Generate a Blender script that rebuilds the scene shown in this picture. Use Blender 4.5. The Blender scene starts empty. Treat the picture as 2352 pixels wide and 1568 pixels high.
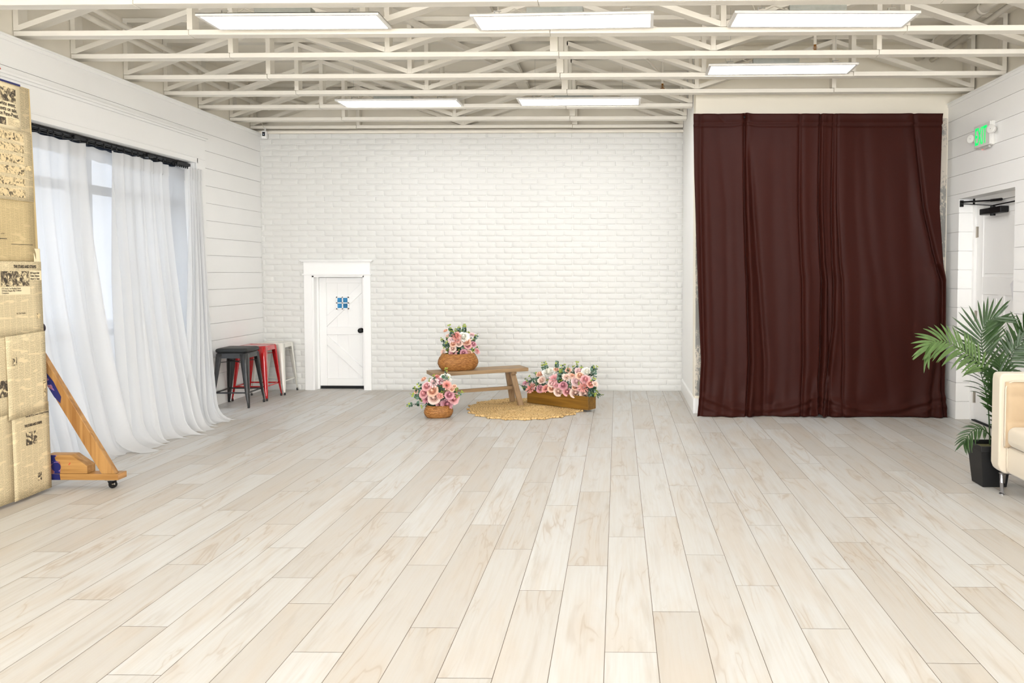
import bpy, math, random
from mathutils import Vector, Matrix
import numpy as np
PI = math.pi
rnd = random.Random(7)
LUM = 11.5; LAMPFILL = .70; SKY = 1.8; REARFILL = 440; LCOL = (.92, .94, .985); EXPO = .25
SC = bpy.context.scene
COL = SC.collection

# ------------------------------------------------------------------ materials
MATS = {}
def lin(c):
    return tuple(((x/255)/12.92 if x/255 <= .04045 else ((x/255+.055)/1.055)**2.4) for x in c)

def mat(name, rgb, rough=.6, metal=0., spec=.5, noise=None, bump=None, emit=None, sheen=None, coat=None):
    """rgb in 0..255. noise=(scale xyz, amount, detail) varies the paint a little; bump=(scale, strength, dist)"""
    if name in MATS: return MATS[name]
    m = bpy.data.materials.new(name); m.use_nodes = True
    nt = m.node_tree; b = nt.nodes['Principled BSDF']
    c = lin(rgb)
    b.inputs['Base Color'].default_value = (*c, 1)
    b.inputs['Roughness'].default_value = rough
    b.inputs['Metallic'].default_value = metal
    b.inputs['Specular IOR Level'].default_value = spec
    if sheen: b.inputs['Sheen Weight'].default_value = sheen; b.inputs['Sheen Roughness'].default_value = .4
    if coat: b.inputs['Coat Weight'].default_value = coat
    if emit:
        b.inputs['Emission Color'].default_value = (*lin(emit[0]), 1); b.inputs['Emission Strength'].default_value = emit[1]
    if noise or bump:
        tc = nt.nodes.new('ShaderNodeTexCoord'); mp = nt.nodes.new('ShaderNodeMapping')
        nt.links.new(tc.outputs['Object'], mp.inputs['Vector'])
    if noise:
        sc, amt, det = noise
        mp.inputs['Scale'].default_value = sc if isinstance(sc, tuple) else (sc, sc, sc)
        n = nt.nodes.new('ShaderNodeTexNoise'); n.inputs['Scale'].default_value = 1; n.inputs['Detail'].default_value = det
        nt.links.new(mp.outputs['Vector'], n.inputs['Vector'])
        r = nt.nodes.new('ShaderNodeMapRange'); r.inputs['From Min'].default_value = .3; r.inputs['From Max'].default_value = .7
        r.inputs['To Min'].default_value = 1-amt; r.inputs['To Max'].default_value = 1+amt*.5
        nt.links.new(n.outputs['Fac'], r.inputs['Value'])
        mx = nt.nodes.new('ShaderNodeVectorMath'); mx.operation = 'SCALE'
        mx.inputs[0].default_value = c; nt.links.new(r.outputs['Result'], mx.inputs['Scale'])
        nt.links.new(mx.outputs['Vector'], b.inputs['Base Color'])
    if bump:
        s, st, d = bump
        mp2 = nt.nodes.new('ShaderNodeMapping'); nt.links.new(tc.outputs['Object'], mp2.inputs['Vector'])
        mp2.inputs['Scale'].default_value = s if isinstance(s, tuple) else (s, s, s)
        n2 = nt.nodes.new('ShaderNodeTexNoise'); n2.inputs['Scale'].default_value = 1; n2.inputs['Detail'].default_value = 4
        nt.links.new(mp2.outputs['Vector'], n2.inputs['Vector'])
        bp = nt.nodes.new('ShaderNodeBump'); bp.inputs['Strength'].default_value = st; bp.inputs['Distance'].default_value = d
        nt.links.new(n2.outputs['Fac'], bp.inputs['Height']); nt.links.new(bp.outputs['Normal'], b.inputs['Normal'])
    MATS[name] = m
    return m

# ------------------------------------------------------------------ mesh builder
class MB:
    def __init__(s): s.v = []; s.f = []
    def add(s, vs, fs):
        o = len(s.v); s.v += [tuple(p) for p in vs]; s.f += [tuple(i+o for i in f) for f in fs]; return s
    def box(s, x0, x1, y0, y1, z0, z1, M=None):
        vs = [(x, y, z) for z in (z0, z1) for y in (y0, y1) for x in (x0, x1)]
        if M: vs = [M @ Vector(p) for p in vs]
        return s.add(vs, [(0, 2, 3, 1), (4, 5, 7, 6), (0, 1, 5, 4), (2, 6, 7, 3), (0, 4, 6, 2), (1, 3, 7, 5)])
    def bar(s, a, b, w, h, up=(0, 0, 1)):
        """box from a to b; w across, h along 'up'"""
        a = Vector(a); b = Vector(b); d = (b-a).normalized(); up = Vector(up)
        sd = d.cross(up).normalized(); up = sd.cross(d).normalized()
        vs = []
        for p in (a, b):
            for q, r in ((-1, -1), (1, -1), (1, 1), (-1, 1)): vs.append(p+sd*q*w/2+up*r*h/2)
        return s.add(vs, [(0, 1, 2, 3), (7, 6, 5, 4), (0, 4, 5, 1), (1, 5, 6, 2), (2, 6, 7, 3), (3, 7, 4, 0)])
    def prism(s, pts, ax, a, b):
        """polygon pts (2D) extruded along axis ax from a to b"""
        n = len(pts)
        def P(p, t):
            return {'x': (t, p[0], p[1]), 'y': (p[0], t, p[1]), 'z': (p[0], p[1], t)}[ax]
        vs = [P(p, a) for p in pts]+[P(p, b) for p in pts]
        return s.add(vs, [tuple(range(n))[::-1], tuple(range(n, 2*n))]+[(i, (i+1) % n, n+(i+1) % n, n+i) for i in range(n)])
    def tube(s, pts, r, n=8, cap=True, closed=False):
        pts = [Vector(p) for p in pts]; m = len(pts); rs = r if isinstance(r, (list, tuple)) else [r]*m
        rings = []; prev = None
        for i, p in enumerate(pts):
            if closed: d = pts[(i+1) % m]-pts[i-1]
            else: d = (pts[min(i+1, m-1)]-pts[max(i-1, 0)])
            d.normalize()
            if prev is None:
                u = d.orthogonal().normalized()
            else:
                u = (prev-d*prev.dot(d)).normalized()
            prev = u; w = d.cross(u)
            rings.append([p+(u*math.cos(2*PI*k/n)+w*math.sin(2*PI*k/n))*rs[i] for k in range(n)])
        vs = [q for R in rings for q in R]; fs = []
        for i in range(m if closed else m-1):
            j = (i+1) % m
            for k in range(n): fs.append((i*n+k, i*n+(k+1) % n, j*n+(k+1) % n, j*n+k))
        if cap and not closed: fs += [tuple(range(n))[::-1], tuple((m-1)*n+k for k in range(n))]
        return s.add(vs, fs)
    def lathe(s, prof, n=24, M=None):
        vs = []; fs = []; m = len(prof)
        for r, z in prof:
            for k in range(n): vs.append((r*math.cos(2*PI*k/n), r*math.sin(2*PI*k/n), z))
        for i in range(m-1):
            for k in range(n): fs.append((i*n+k, i*n+(k+1) % n, (i+1)*n+(k+1) % n, (i+1)*n+k))
        fs += [tuple(range(n))[::-1], tuple((m-1)*n+k for k in range(n))]
        if M: vs = [M @ Vector(p) for p in vs]
        return s.add(vs, fs)
    def grid(s, fn, nu, nv, cu=False):
        vs = [fn(i/nu, j/nv) for j in range(nv+1) for i in range(nu+1)]
        fs = [(j*(nu+1)+i, j*(nu+1)+i+1, (j+1)*(nu+1)+i+1, (j+1)*(nu+1)+i) for j in range(nv) for i in range(nu)]
        return s.add(vs, fs)
    def mesh(s, name, m=None, smooth=False):
        me = bpy.data.meshes.new(name); me.from_pydata(s.v, [], s.f); me.update()
        if m: me.materials.append(m)
        if smooth: me.polygons.foreach_set('use_smooth', [True]*len(me.polygons))
        return me
    def obj(s, name, m=None, parent=None, smooth=False, bevel=0, seg=2, label=None, angle=None, solid=0, sub=0):
        me = s.mesh(name, m, smooth or bevel > 0 or angle is not None)
        o = bpy.data.objects.new(name, me); COL.objects.link(o)
        if parent: o.parent = parent
        if label: o['label'] = label
        if solid:
            q = o.modifiers.new('t', 'SOLIDIFY'); q.thickness = solid; q.offset = 0
        if bevel > 0:
            q = o.modifiers.new('b', 'BEVEL'); q.width = bevel; q.segments = seg; q.limit_method = 'ANGLE'; q.angle_limit = .6
            q.harden_normals = False
            try: me.set_sharp_from_angle(angle=.9)
            except Exception: pass
        elif angle is not None:
            me.set_sharp_from_angle(angle=angle)
        if sub:
            q = o.modifiers.new('s', 'SUBSURF'); q.levels = sub; q.render_levels = sub
        return o

def thing(name, label, cat, loc=(0, 0, 0), rz=0, group=None, kind=None):
    o = bpy.data.objects.new(name, None); COL.objects.link(o)
    o.empty_display_size = .1
    o.location = loc; o.rotation_euler = (0, 0, rz)
    o['label'] = label; o['category'] = cat
    if group: o['group'] = group
    if kind: o['kind'] = kind
    return o
def tag(o, label, cat, group=None, kind=None):
    o['label'] = label; o['category'] = cat
    if group: o['group'] = group
    if kind: o['kind'] = kind
    return o
def struct(o): o['kind'] = 'structure'; return o
def dup(root, loc=None, rz=None, label=None):
    r = root.copy(); COL.objects.link(r)
    if loc: r.location = loc
    if rz is not None: r.rotation_euler = (0, 0, rz)
    if label: r['label'] = label
    for ch in list(root.children):
        c = ch.copy(); COL.objects.link(c); c.parent = r
        for g in ch.children:
            d = g.copy(); COL.objects.link(d); d.parent = c
    return r
def text(name, body, size, loc, rot, m, parent=None, align='LEFT', ext=.0004, sx=1, bold=0, label=None):
    cu = bpy.data.curves.new(name, 'FONT'); cu.body = body; cu.size = size; cu.align_x = align; cu.extrude = ext
    cu.offset = bold; cu.resolution_u = 4
    o = bpy.data.objects.new(name, cu); COL.objects.link(o); cu.materials.append(m)
    bpy.context.view_layer.update()
    me = bpy.data.meshes.new_from_object(o.evaluated_get(bpy.context.evaluated_depsgraph_get()))
    bpy.data.objects.remove(o); bpy.data.curves.remove(cu)
    me.name = name
    if not me.materials: me.materials.append(m)
    o = bpy.data.objects.new(name, me); COL.objects.link(o)
    o.location = loc; o.rotation_euler = rot; o.scale = (sx, 1, 1)
    if parent: o.parent = parent
    return o

# ------------------------------------------------------------------ camera
H0 = 1.40
cam = bpy.data.cameras.new('camera'); camo = bpy.data.objects.new('camera', cam); COL.objects.link(camo)
cam.sensor_fit = 'HORIZONTAL'; cam.sensor_width = 36
cam.lens = 36*1750/2352
cam.shift_x = (1176-1387)/2352
cam.shift_y = (693-784)/2352
cam.clip_start = .05; cam.clip_end = 200
yaw, pitch = math.radians(1.03), math.radians(2.2)
camo.location = (0, 0, H0)
camo.rotation_euler = (PI/2-pitch, 0, yaw)
SC.camera = camo

# ------------------------------------------------------------------ render look
SC.view_settings.view_transform = 'Standard'; SC.view_settings.look = 'None'
SC.view_settings.gamma = 1; SC.view_settings.exposure = EXPO
SC.view_settings.use_curve_mapping = False
SC.cycles.use_denoising = True
SC.cycles.use_adaptive_sampling = True; SC.cycles.adaptive_threshold = .08; SC.cycles.adaptive_min_samples = 20; SC.cycles.use_light_tree = False
SC.cycles.max_bounces = 7; SC.cycles.diffuse_bounces = 4; SC.cycles.glossy_bounces = 2; SC.cycles.transparent_max_bounces = 7
SC.cycles.sample_clamp_indirect = 6

# ------------------------------------------------------------------ paints
WALLW = mat('white_wall_paint', (249, 248, 245), .45, noise=(2.0, .015, 2))
TRIMW = mat('white_trim_paint', (250, 249, 246), .35)
BRICKW = mat('white_brick_paint', (224, 223, 218), .5, bump=(90, .35, .002))
CREAM = mat('cream_ceiling_paint', (247, 240, 225), .6, noise=(3.0, .05, 3))
CREAMW = mat('cream_timber_paint', (238, 232, 219), .5, noise=((1.2, 9, 9), .07, 4), bump=((3, 60, 60), .25, .002))
BLACK = mat('black_metal', (14, 14, 15), .4, metal=.3)
BLACKP = mat('black_plastic', (16, 16, 17), .45)
STEEL = mat('brushed_steel', (190, 190, 188), .3, metal=1)
GALV = mat('galvanised_steel', (176, 180, 176), .45, metal=.6, noise=(30, .12, 3))
BRASS = mat('brass', (150, 100, 40), .35, metal=.9)

YB, YA = 9.0, 7.57           # brick wall face, alcove wall face
XL, XR, XS = -4.23, 3.23, .768
ZC = 3.035                   # top of the boarded walls
ZT = 3.62                    # roof deck
YREAR = -4.0

# ------------------------------------------------------------------ floor
def build_floor():
    L = 1.228; W = .1925; G = .0012; X0 = -.0467
    ph = {-19: 5.93, -18: 5.2, -17: 4.5, -16: 4.24, -15: 4.95, -14: 4.63, -13: 3.97, -12: 4.4, -11: 3.57, -10: 4.16, -9: 3.8, -8: 4.65, -7: 4.38,
          -6: 3.97, -5: 4.81, -4: 4.17, -3: 3.8, -2: 4.53, -1: 3.59, 0: 3.99, 1: 4.33, 2: 3.74, 3: 4.6, 4: 4.19, 5: 3.57, 6: 3.93, 7: 4.34, 8: 4.6,
          9: 3.64, 10: 4.14, 12: 5.06}
    vs = []; fs = []; uv = []; tone = []
    rr = random.Random(11)
    for k in range(-23, 18):
        xa = max(X0+k*W, -4.45); xb = min(X0+(k+1)*W, 3.5)
        if xb-xa < .004: continue
        p = ph.get(k, rr.uniform(0, L)); y = p-math.ceil((p-YREAR)/L)*L
        while y < 9.3:
            a = max(y, YREAR); b = min(y+L, 9.3)
            if b-a > .003:
                i = len(vs)
                vs += [(xa+G, a+G, 0), (xb-G, a+G, 0), (xb-G, b-G, 0), (xa+G, b-G, 0)]
                fs.append((i, i+1, i+2, i+3))
                ou, ov = rr.uniform(0, 50), rr.uniform(0, 50)
                fl = rr.choice((-1, 1))
                for (px, py) in ((xa, a), (xb, a), (xb, b), (xa, b)): uv.append((ou+fl*(px-xa), ov+(py-y)))
                t = rr.random(); tone.append(t)
            y += L
    me = bpy.data.meshes.new('floor'); me.from_pydata(vs, [], fs)
    ul = me.uv_layers.new(name='plank')
    for i, c in enumerate(uv): ul.data[i].uv = c
    at = me.attributes.new('tone', 'FLOAT', 'FACE')
    at.data.foreach_set('value', tone)
    m = bpy.data.materials.new('whitewashed_oak_plank'); m.use_nodes = True; nt = m.node_tree; N = nt.nodes; K = nt.links
    b = N['Principled BSDF']
    U = N.new('ShaderNodeUVMap'); U.uv_map = 'plank'
    A = N.new('ShaderNodeAttribute'); A.attribute_name = 'tone'
    def noise(sx, sy, det=4, dist=0., rough=.5, w=0):
        mp = N.new('ShaderNodeMapping'); mp.inputs['Scale'].default_value = (sx, sy, 1); mp.inputs['Location'].default_value = (w, w*1.7, w)
        K.new(U.outputs['UV'], mp.inputs['Vector'])
        n = N.new('ShaderNodeTexNoise'); n.inputs['Scale'].default_value = 1; n.inputs['Detail'].default_value = det
        n.inputs['Distortion'].default_value = dist; n.inputs['Roughness'].default_value = rough
        K.new(mp.outputs['Vector'], n.inputs['Vector']); return n.outputs['Fac']
    def ramp(v, a, bb, c=0., d=1.):
        r = N.new('ShaderNodeMapRange'); r.interpolation_type = 'SMOOTHSTEP'
        for s, x in zip(('From Min', 'From Max', 'To Min', 'To Max'), (a, bb, c, d)): r.inputs[s].default_value = x
        K.new(v, r.inputs['Value']); return r.outputs['Result']
    def math_(op, x, y=None):
        q = N.new('ShaderNodeMath'); q.operation = op
        for i, z in enumerate((x, y)):
            if z is None: continue
            if isinstance(z, (int, float)): q.inputs[i].default_value = z
            else: K.new(z, q.inputs[i])
        return q.outputs[0]
    def mix(f, c1, c2):
        q = N.new('ShaderNodeMix'); q.data_type = 'RGBA'; K.new(f, q.inputs['Factor'])
        for s, c in (('A', c1), ('B', c2)):
            i = [x for x in q.inputs if x.name == s and x.type == 'RGBA'][0]
            if isinstance(c, tuple): i.default_value = (*lin(c), 1)
            else: K.new(c, i)
        return [x for x in q.outputs if x.type == 'RGBA'][0]
    tone_ = ramp(A.outputs['Fac'], .2, 1.0, 0, .8)
    base = mix(tone_, (202, 201, 197), (187, 181, 172))
    cloud = ramp(noise(6, 1.3, 3, 1.0), .42, .72)
    base = mix(math_('MULTIPLY', cloud, .42), base, (194, 181, 164))
    sm = ramp(noise(15, 1.5, 4, .6, .6, 11), .50, .76)
    base = mix(math_('MULTIPLY', sm, .42), base, (166, 153, 135))
    grain = ramp(noise(80, 2.4, 4, .4), .35, .75)
    base = mix(math_('MULTIPLY', grain, .26), base, (186, 175, 159))
    # wandering veins: thin ridge of a warped noise, only here and there
    n = noise(6.5, .95, 2.5, 1.6, .5, 7); rid = math_('ABSOLUTE', math_('SUBTRACT', n, .5))
    vein = ramp(rid, .0, .022, 1, 0); where = ramp(noise(3.5, 1.1, 2, 0, .5, 3), .47, .62)
    vm = math_('MULTIPLY', vein, where)
    base = mix(math_('MULTIPLY', vm, .48), base, (160, 144, 124))
    soft = ramp(rid, .0, .09, 1, 0)
    base = mix(math_('MULTIPLY', math_('MULTIPLY', soft, where), .33), base, (188, 174, 156))
    # knots
    mp = N.new('ShaderNodeMapping'); mp.inputs['Scale'].default_value = (2.6, .95, 1); K.new(U.outputs['UV'], mp.inputs['Vector'])
    vo = N.new('ShaderNodeTexVoronoi'); vo.inputs['Scale'].default_value = 1.0; K.new(mp.outputs['Vector'], vo.inputs['Vector'])
    kn = ramp(vo.outputs['Distance'], .0, .13, 1, 0)
    base = mix(math_('MULTIPLY', math_('MULTIPLY', kn, ramp(noise(20, 6, 4, 1, .6, 5), .3, .6)), .55), base, (164, 148, 128))
    K.new(base, b.inputs['Base Color'])
    b.inputs['Roughness'].default_value = .42; b.inputs['Specular IOR Level'].default_value = .4
    bp = N.new('ShaderNodeBump'); bp.inputs['Strength'].default_value = .12; bp.inputs['Distance'].default_value = .001
    K.new(noise(120, 5, 4, .4), bp.inputs['Height']); K.new(bp.outputs['Normal'], b.inputs['Normal'])
    me.materials.append(m)
    # the joint bed below the planks
    n0 = len(vs)
    o = bpy.data.objects.new('floor', me); COL.objects.link(o); struct(o)
    bed = MB().box(-4.46, 3.51, YREAR, 9.31, -.12, -.0012)
    bo = bed.obj('joint_bed', mat('plank_joint', (112, 98, 82), .8), o)
build_floor()

# ------------------------------------------------------------------ walls
def boards(mb, axis, xf, depth, a, b, lines, zlo, zhi, gap=.0035):
    """horizontal shiplap boards on plane x = xf; axis sign says which way the face looks"""
    zs = [zlo]+[z for z in sorted(lines) if zlo+.01 < z < zhi-.01]+[zhi]
    for i in range(len(zs)-1):
        z0 = zs[i]+(gap/2 if i else 0); z1 = zs[i+1]-(gap/2 if i < len(zs)-2 else 0)
        x0, x1 = (xf-depth, xf) if axis > 0 else (xf, xf+depth)
        mb.box(x0, x1, a, b, z0, z1)
LL = [2.8275-.1783*k for k in range(16)]
RL = [2.86-.1793*k for k in range(16)]
# left wall: window opening Y 4.0..7.62, z 0..2.50
m = MB()
m.box(-4.60, XL-.014, YREAR, 4.0, 0, ZC); m.box(-4.60, XL-.014, 4.0, 7.62, 2.50, ZC); m.box(-4.60, XL-.014, 7.62, 9.3, 0, ZC)
boards(m, 1, XL, .012, YREAR, 4.0, LL, 0, ZC)
boards(m, 1, XL, .012, 4.0, 7.78, LL, 2.78, ZC)
boards(m, 1, XL, .012, 7.78, 9.3, LL, 0, ZC)
wl = struct(m.obj('wall_left', WALLW))
MB().box(-4.60, -4.33, YREAR, 9.3, ZC, ZT).obj('upper_wall', CREAM, wl, label='cream painted strip above the boards')
m = MB(); m.box(-4.33, -4.215, YREAR, YB, ZC-.004, ZC+.012); m.box(XL, -4.222, YREAR, YB, ZC-.03, ZC)
struct(m.obj('trim_1', TRIMW))
# window casing and cornice
m = MB()
m.box(XL-.01, XL+.006, 3.85, 7.78, 2.545, 2.745)
m.box(XL-.01, XL+.022, 3.85, 7.79, 2.745, 2.765); m.box(XL-.01, XL+.034, 3.85, 7.80, 2.765, 2.785)
m.box(XL-.01, XL+.010, 3.85, 7.635, 2.50, 2.548); m.box(XL-.01, XL+.016, 3.85, 7.640, 2.545, 2.556)
m.box(XL-.01, XL+.006, 7.64, 7.78, 0, 2.545); m.box(XL-.01, XL+.010, 7.62, 7.64, 0, 2.548)
struct(m.obj('trim_2', TRIMW, bevel=.002, seg=1))
# right wall with door opening
m = MB()
D0, D1, DZ = 6.28, 7.31, 2.095
m.box(XR+.012, 3.52, YREAR, D0, 0, ZC); m.box(XR+.012, 3.52, D0, D1, DZ, ZC); m.box(XR+.012, 3.52, D1, 9.3, 0, ZC)
boards(m, -1, XR, .014, YREAR, D0, RL, 0, ZC)
boards(m, -1, XR, .014, D0, D1, RL, DZ, ZC)
boards(m, -1, XR, .014, D1, YA, RL, 0, ZC)
zs = [0]+sorted(z for z in RL if z < DZ)+[DZ]
for i in range(len(zs)-1): m.box(XR, 3.375, D1-.012, D1, zs[i]+(.0018 if i else 0), zs[i+1]-.0018)
wr = struct(m.obj('wall_right', WALLW))
MB().box(3.36, 3.52, YREAR, 9.3, ZC, ZT).obj('upper_wall', CREAM, wr, label='cream painted strip above the boards')
m = MB(); m.box(3.215, 3.36, YREAR, YA, ZC-.004, ZC+.012); m.box(3.222, XR, YREAR, YA, ZC-.03, ZC)
struct(m.obj('trim_3', TRIMW))
# alcove side wall, alcove back wall
m = MB(); m.box(XS, 1.0, YA+.2, 9.3, 0, ZT)
struct(m.obj('wall_side', WALLW))
m = MB(); m.box(XS+.0, 3.52, YA, YA+.2, 0, ZT)
o = struct(m.obj('wall_alcove', mat('ivory_wall_paint', (242, 234, 216), .5))); o.scale = (1, 1, 1)
m = MB(); m.prism([(XS-.014, 0), (XS+.002, 0), (XS+.002, .148), (XS-.008, .148), (XS-.014, .135)], 'y', YA-.014, 9.0)
m.box(XS+.003, XR, YA-.014, YA+.002, 0, .148)
struct(m.obj('baseboard_side', TRIMW))
# rear wall behind the camera, roof deck
struct(MB().box(-4.6, 3.52, YREAR-.15, YREAR, 0, ZT).obj('wall_rear', WALLW))
m = MB(); m.box(-4.6, 3.52, YREAR-.15, 9.4, ZT, ZT+.1)
struct(m.obj('ceiling', CREAM))

# brick wall ---------------------------------------------------------
OPX0, OPX1, OPZ = -3.62, -3.00, 1.362
def build_brick():
    CH, BL = .0677, .2032; ztop = ZC+.005
    V = []; F = []; rr = random.Random(5)
    UU = (-1, -.982, -.95, -.4, .4, .95, .982, 1); WW = (-1, -.93, -.80, 0, .80, .93, 1); nu, nv = 7, 6
    row = 0; z = .0
    x_ph = -4.187
    while z < ztop-.02:
        h = min(CH, ztop-z)
        off = 0 if (round((2.845-z)/CH) % 2 == 0) else BL/2
        x = x_ph+off-BL*2
        while x < XS:
            a = max(x, XL); b = min(x+BL, XS)
            if b-a > .03:
                segs = [(a, b)]
                if z < 1.40 and b > -3.70 and a < -2.95:   # behind the little door's casing
                    segs = []
                    if a < -3.70: segs.append((a, -3.70))
                    if b > -2.95: segs.append((-2.95, b))
                for a2, b2 in segs:
                    if b2-a2 < .015: continue
                    g = .0055; xa, xb = a2+g*rr.uniform(.6, 1.2), b2-g*rr.uniform(.6, 1.2); za, zb = z+g*rr.uniform(.6, 1.1), z+h-g*rr.uniform(.4, .9)
                    dep = rr.uniform(.0045, .008); base = len(V); tl = rr.uniform(-.0015, .0015); tz = rr.uniform(-.0006, .0007)
                    for j in range(nv+1):
                        for i in range(nu+1):
                            u = UU[i]; w = WW[j]
                            # rounded corner outline and pillow edge
                            eu = (1-abs(u))*(xb-xa)/2; ew = (1-abs(w))*(zb-za)/2
                            e = min(1, min(eu, ew)/.0055)
                            prof = math.sqrt(max(0, 1-(1-e)**2))
                            jx = rr.uniform(-.0010, .0010); jz = rr.uniform(-.0006, .0006)
                            cu = 1-.03*abs(w)**6; cw = 1-.10*abs(u)**10
                            V.append(((xa+xb)/2+u*cu*(xb-xa)/2+jx, YB-dep*prof-tl*u-tz*w+rr.uniform(-.0004, .0004)+.0005, (za+zb)/2+w*cw*(zb-za)/2+jz))
                    for j in range(nv):
                        for i in range(nu):
                            k = base+j*(nu+1)+i; F.append((k, k+1, k+nu+2, k+nu+1))
            x += BL
        z += CH; row += 1
    mb = MB(); mb.v = V; mb.f = F
    # mortar bed and the wall body round the door opening
    y1 = YB+.14
    mb.box(XL-.05, OPX0, YB, y1, 0, ZC); mb.box(OPX1, XS+.02, YB, y1, 0, ZC); mb.box(OPX0, OPX1, YB, y1, OPZ, ZC)
    mb.box(XL-.12, XS+.02, YB+.14, YB+.3, 1.5, ZT)
    mb.box(XL-.12, OPX0-.1, YB+.14, YB+.3, 0, 1.5); mb.box(OPX1+.1, XS+.02, YB+.14, YB+.3, 0, 1.5); mb.box(OPX0-.1, OPX1+.1, YB+.25, YB+.3, 0, 1.5)
    o = mb.obj('wall_back', BRICKW, smooth=True); o.data.set_sharp_from_angle(angle=1.2); struct(o)
build_brick()
# ledge on top of the brick, timber plate under the last truss
m = MB(); m.box(-4.33, XS, YB-.02, YB+.14, ZC+.002, ZC+.028); m.box(-4.33, XS, YB+.09, YB+.14, ZC+.028, ZT)
struct(m.obj('trim_4', CREAM))

# little white door ---------------------------------------------------
d = bpy.data.objects.new('door_1', None); COL.objects.link(d); struct(d)
m = MB()
m.box(-3.722, -3.625, YB-.028, YB, 0, 1.375); m.box(-3.005, -2.928, YB-.028, YB, 0, 1.375)
m.box(-3.722, -2.928, YB-.030, YB, 1.375, 1.525); m.box(-3.735, -2.915, YB-.042, YB, 1.372, 1.386)
m.box(-3.745, -2.903, YB-.050, YB, 1.525, 1.538); m.box(-3.757, -2.891, YB-.062, YB, 1.538, 1.550)
m.obj('casing', TRIMW, d, bevel=.0015, seg=1)
m = MB(); m.box(-3.626, -3.606, YB-.02, YB+.15, 0, 1.362); m.box(-3.02, -3.0, YB-.02, YB+.15, 0, 1.362); m.box(-3.626, -3.0, YB-.02, YB+.15, 1.345, 1.375)
m.box(-3.606, -3.585, YB+.07, YB+.10, 0, 1.345)
m.obj('jamb', TRIMW, d)
yl = YB+.10
m = MB(); m.box(-3.60, -3.012, yl+.02, yl+.045, .035, 1.340)
for k in range(1, 5): pass
LX0, LX1 = -3.598, -3.014
w3 = (LX1-LX0-.19)/3
for k in range(3):
    m.box(LX0+.09+k*w3+.001, LX0+.09+(k+1)*w3-.001, yl+.017, yl+.03, .04, 1.335)
m.obj('leaf', TRIMW, d)
m = MB(); f0, f1 = yl, yl+.022
m.box(LX0, LX0+.095, f0, f1, .035, 1.34); m.box(LX1-.06, LX1, f0, f1, .035, 1.34)
m.box(LX0+.095, LX1-.06, f0, f1, 1.275, 1.34); m.box(LX0+.095, LX1-.06, f0, f1, .035, .125); m.box(LX0+.095, LX1-.06, f0, f1, .655, .745)
xa, xb = LX0+.095, LX1-.06
m.prism([(xa, .752), (xa, .88), (xb, 1.275), (xb, 1.16)], 'y', f0+.002, f1)
m.prism([(xa, .645), (xa, .53), (xb, .13), (xb, .25)], 'y', f0+.002, f1)
m.obj('brace_boards', TRIMW, d, bevel=.002, seg=1)
m = MB(); cx, cz = -3.305, 1.035; s = .075
for (a, b_, c, e) in ((-s, s, s-.013, s), (-s, s, -s, -s+.013), (-s, -s+.013, -s, s), (s-.013, s, -s, s), (-.006, .006, -s, s), (-s, s, -.006, .006)):
    m.box(cx+a, cx+b_, f0-.012, f0+.002, cz+c, cz+e)
wf = m.obj('window_frame', TRIMW, d)
BLUE = mat('blue_pane', (60, 140, 190), .15, noise=(14, .5, 2))
MB().box(cx-s+.004, cx+s-.004, f0-.003, f0, cz-s+.004, cz+s-.004).obj('pane', BLUE, wf, label='blue window pane')
kn = MB().lathe([(.018, 0), (.030, .004), (.030, .010), (.012, .014), (.012, .030), (.024, .036), (.030, .050), (.026, .062), (.012, .066)], 24, Matrix.Translation((-3.082, f0, .705)) @ Matrix.Rotation(PI/2, 4, 'X'))
kn.obj('door_knob', BLACK, d, smooth=True, label='round black knob')
MB().box(-3.605, -3.01, yl+.0, yl+.09, .001, .034).obj('threshold_shade', mat('gap_shade', (12, 12, 14), .8), d)  # near-black strip painting the shade in the gap under the leaf

# right door ----------------------------------------------------------
d = bpy.data.objects.new('door_2', None); COL.objects.link(d); struct(d)
xd = 3.385
m = MB(); m.box(3.36, 3.50, D1-.055, D1-.012, 0, DZ); m.box(3.36, 3.50, D0+.012, D0+.045, 0, DZ); m.box(3.36, 3.50, D0, D1-.012, DZ-.05, DZ)
m.obj('jamb', TRIMW, d)
m = MB(); ya, yb = D0+.048, D1-.058
m.box(xd+.008, xd+.04, ya, yb, .012, DZ-.052)
def frame(y0, y1, z0, z1): m.box(xd, xd+.01, y0, y1, z0, z1)
st = .115; mid = (ya+yb)/2
rails = [(.012, .22), (.75, .86), (1.20, 1.36), (1.93, DZ-.052)]
for z0, z1 in rails: frame(ya+st, yb-st, z0, z1)
frame(ya, ya+st, .012, DZ-.052); frame(yb-st, yb, .012, DZ-.052)
for z0, z1 in ((.22, .75), (.86, 1.20)): m.box(xd, xd+.01, mid-.055, mid+.055, z0, z1)
for (y0, y1, z0, z1) in ((ya+st, yb-st, 1.36, 1.93), (ya+st, mid-.055, .86, 1.20), (mid+.055, yb-st, .86, 1.20), (ya+st, mid-.055, .22, .75), (mid+.055, yb-st, .22, .75)):
    m.box(xd+.003, xd+.01, y0+.03, y1-.03, z0+.03, z1-.03)
m.obj('leaf', TRIMW, d, bevel=.003, seg=2)
for z in (1.78, .99, .22):
    m = MB(); m.tube([(xd-.006, D1-.058, z-.052), (xd-.006, D1-.058, z+.052)], .007, 10); m.box(xd-.003, xd+.001, D1-.085, D1-.03, z-.05, z+.05)
    m.obj('hinge', mat('satin_nickel', (170, 162, 150), .5, metal=.4), d)
m = MB(); m.box(xd-.02, xd, D0+.085, D0+.13, .90, .96)
MB().box(xd-.012, xd, D0+.165, D0+.185, .895, .925).obj('latch', BLACK, d)
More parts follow.
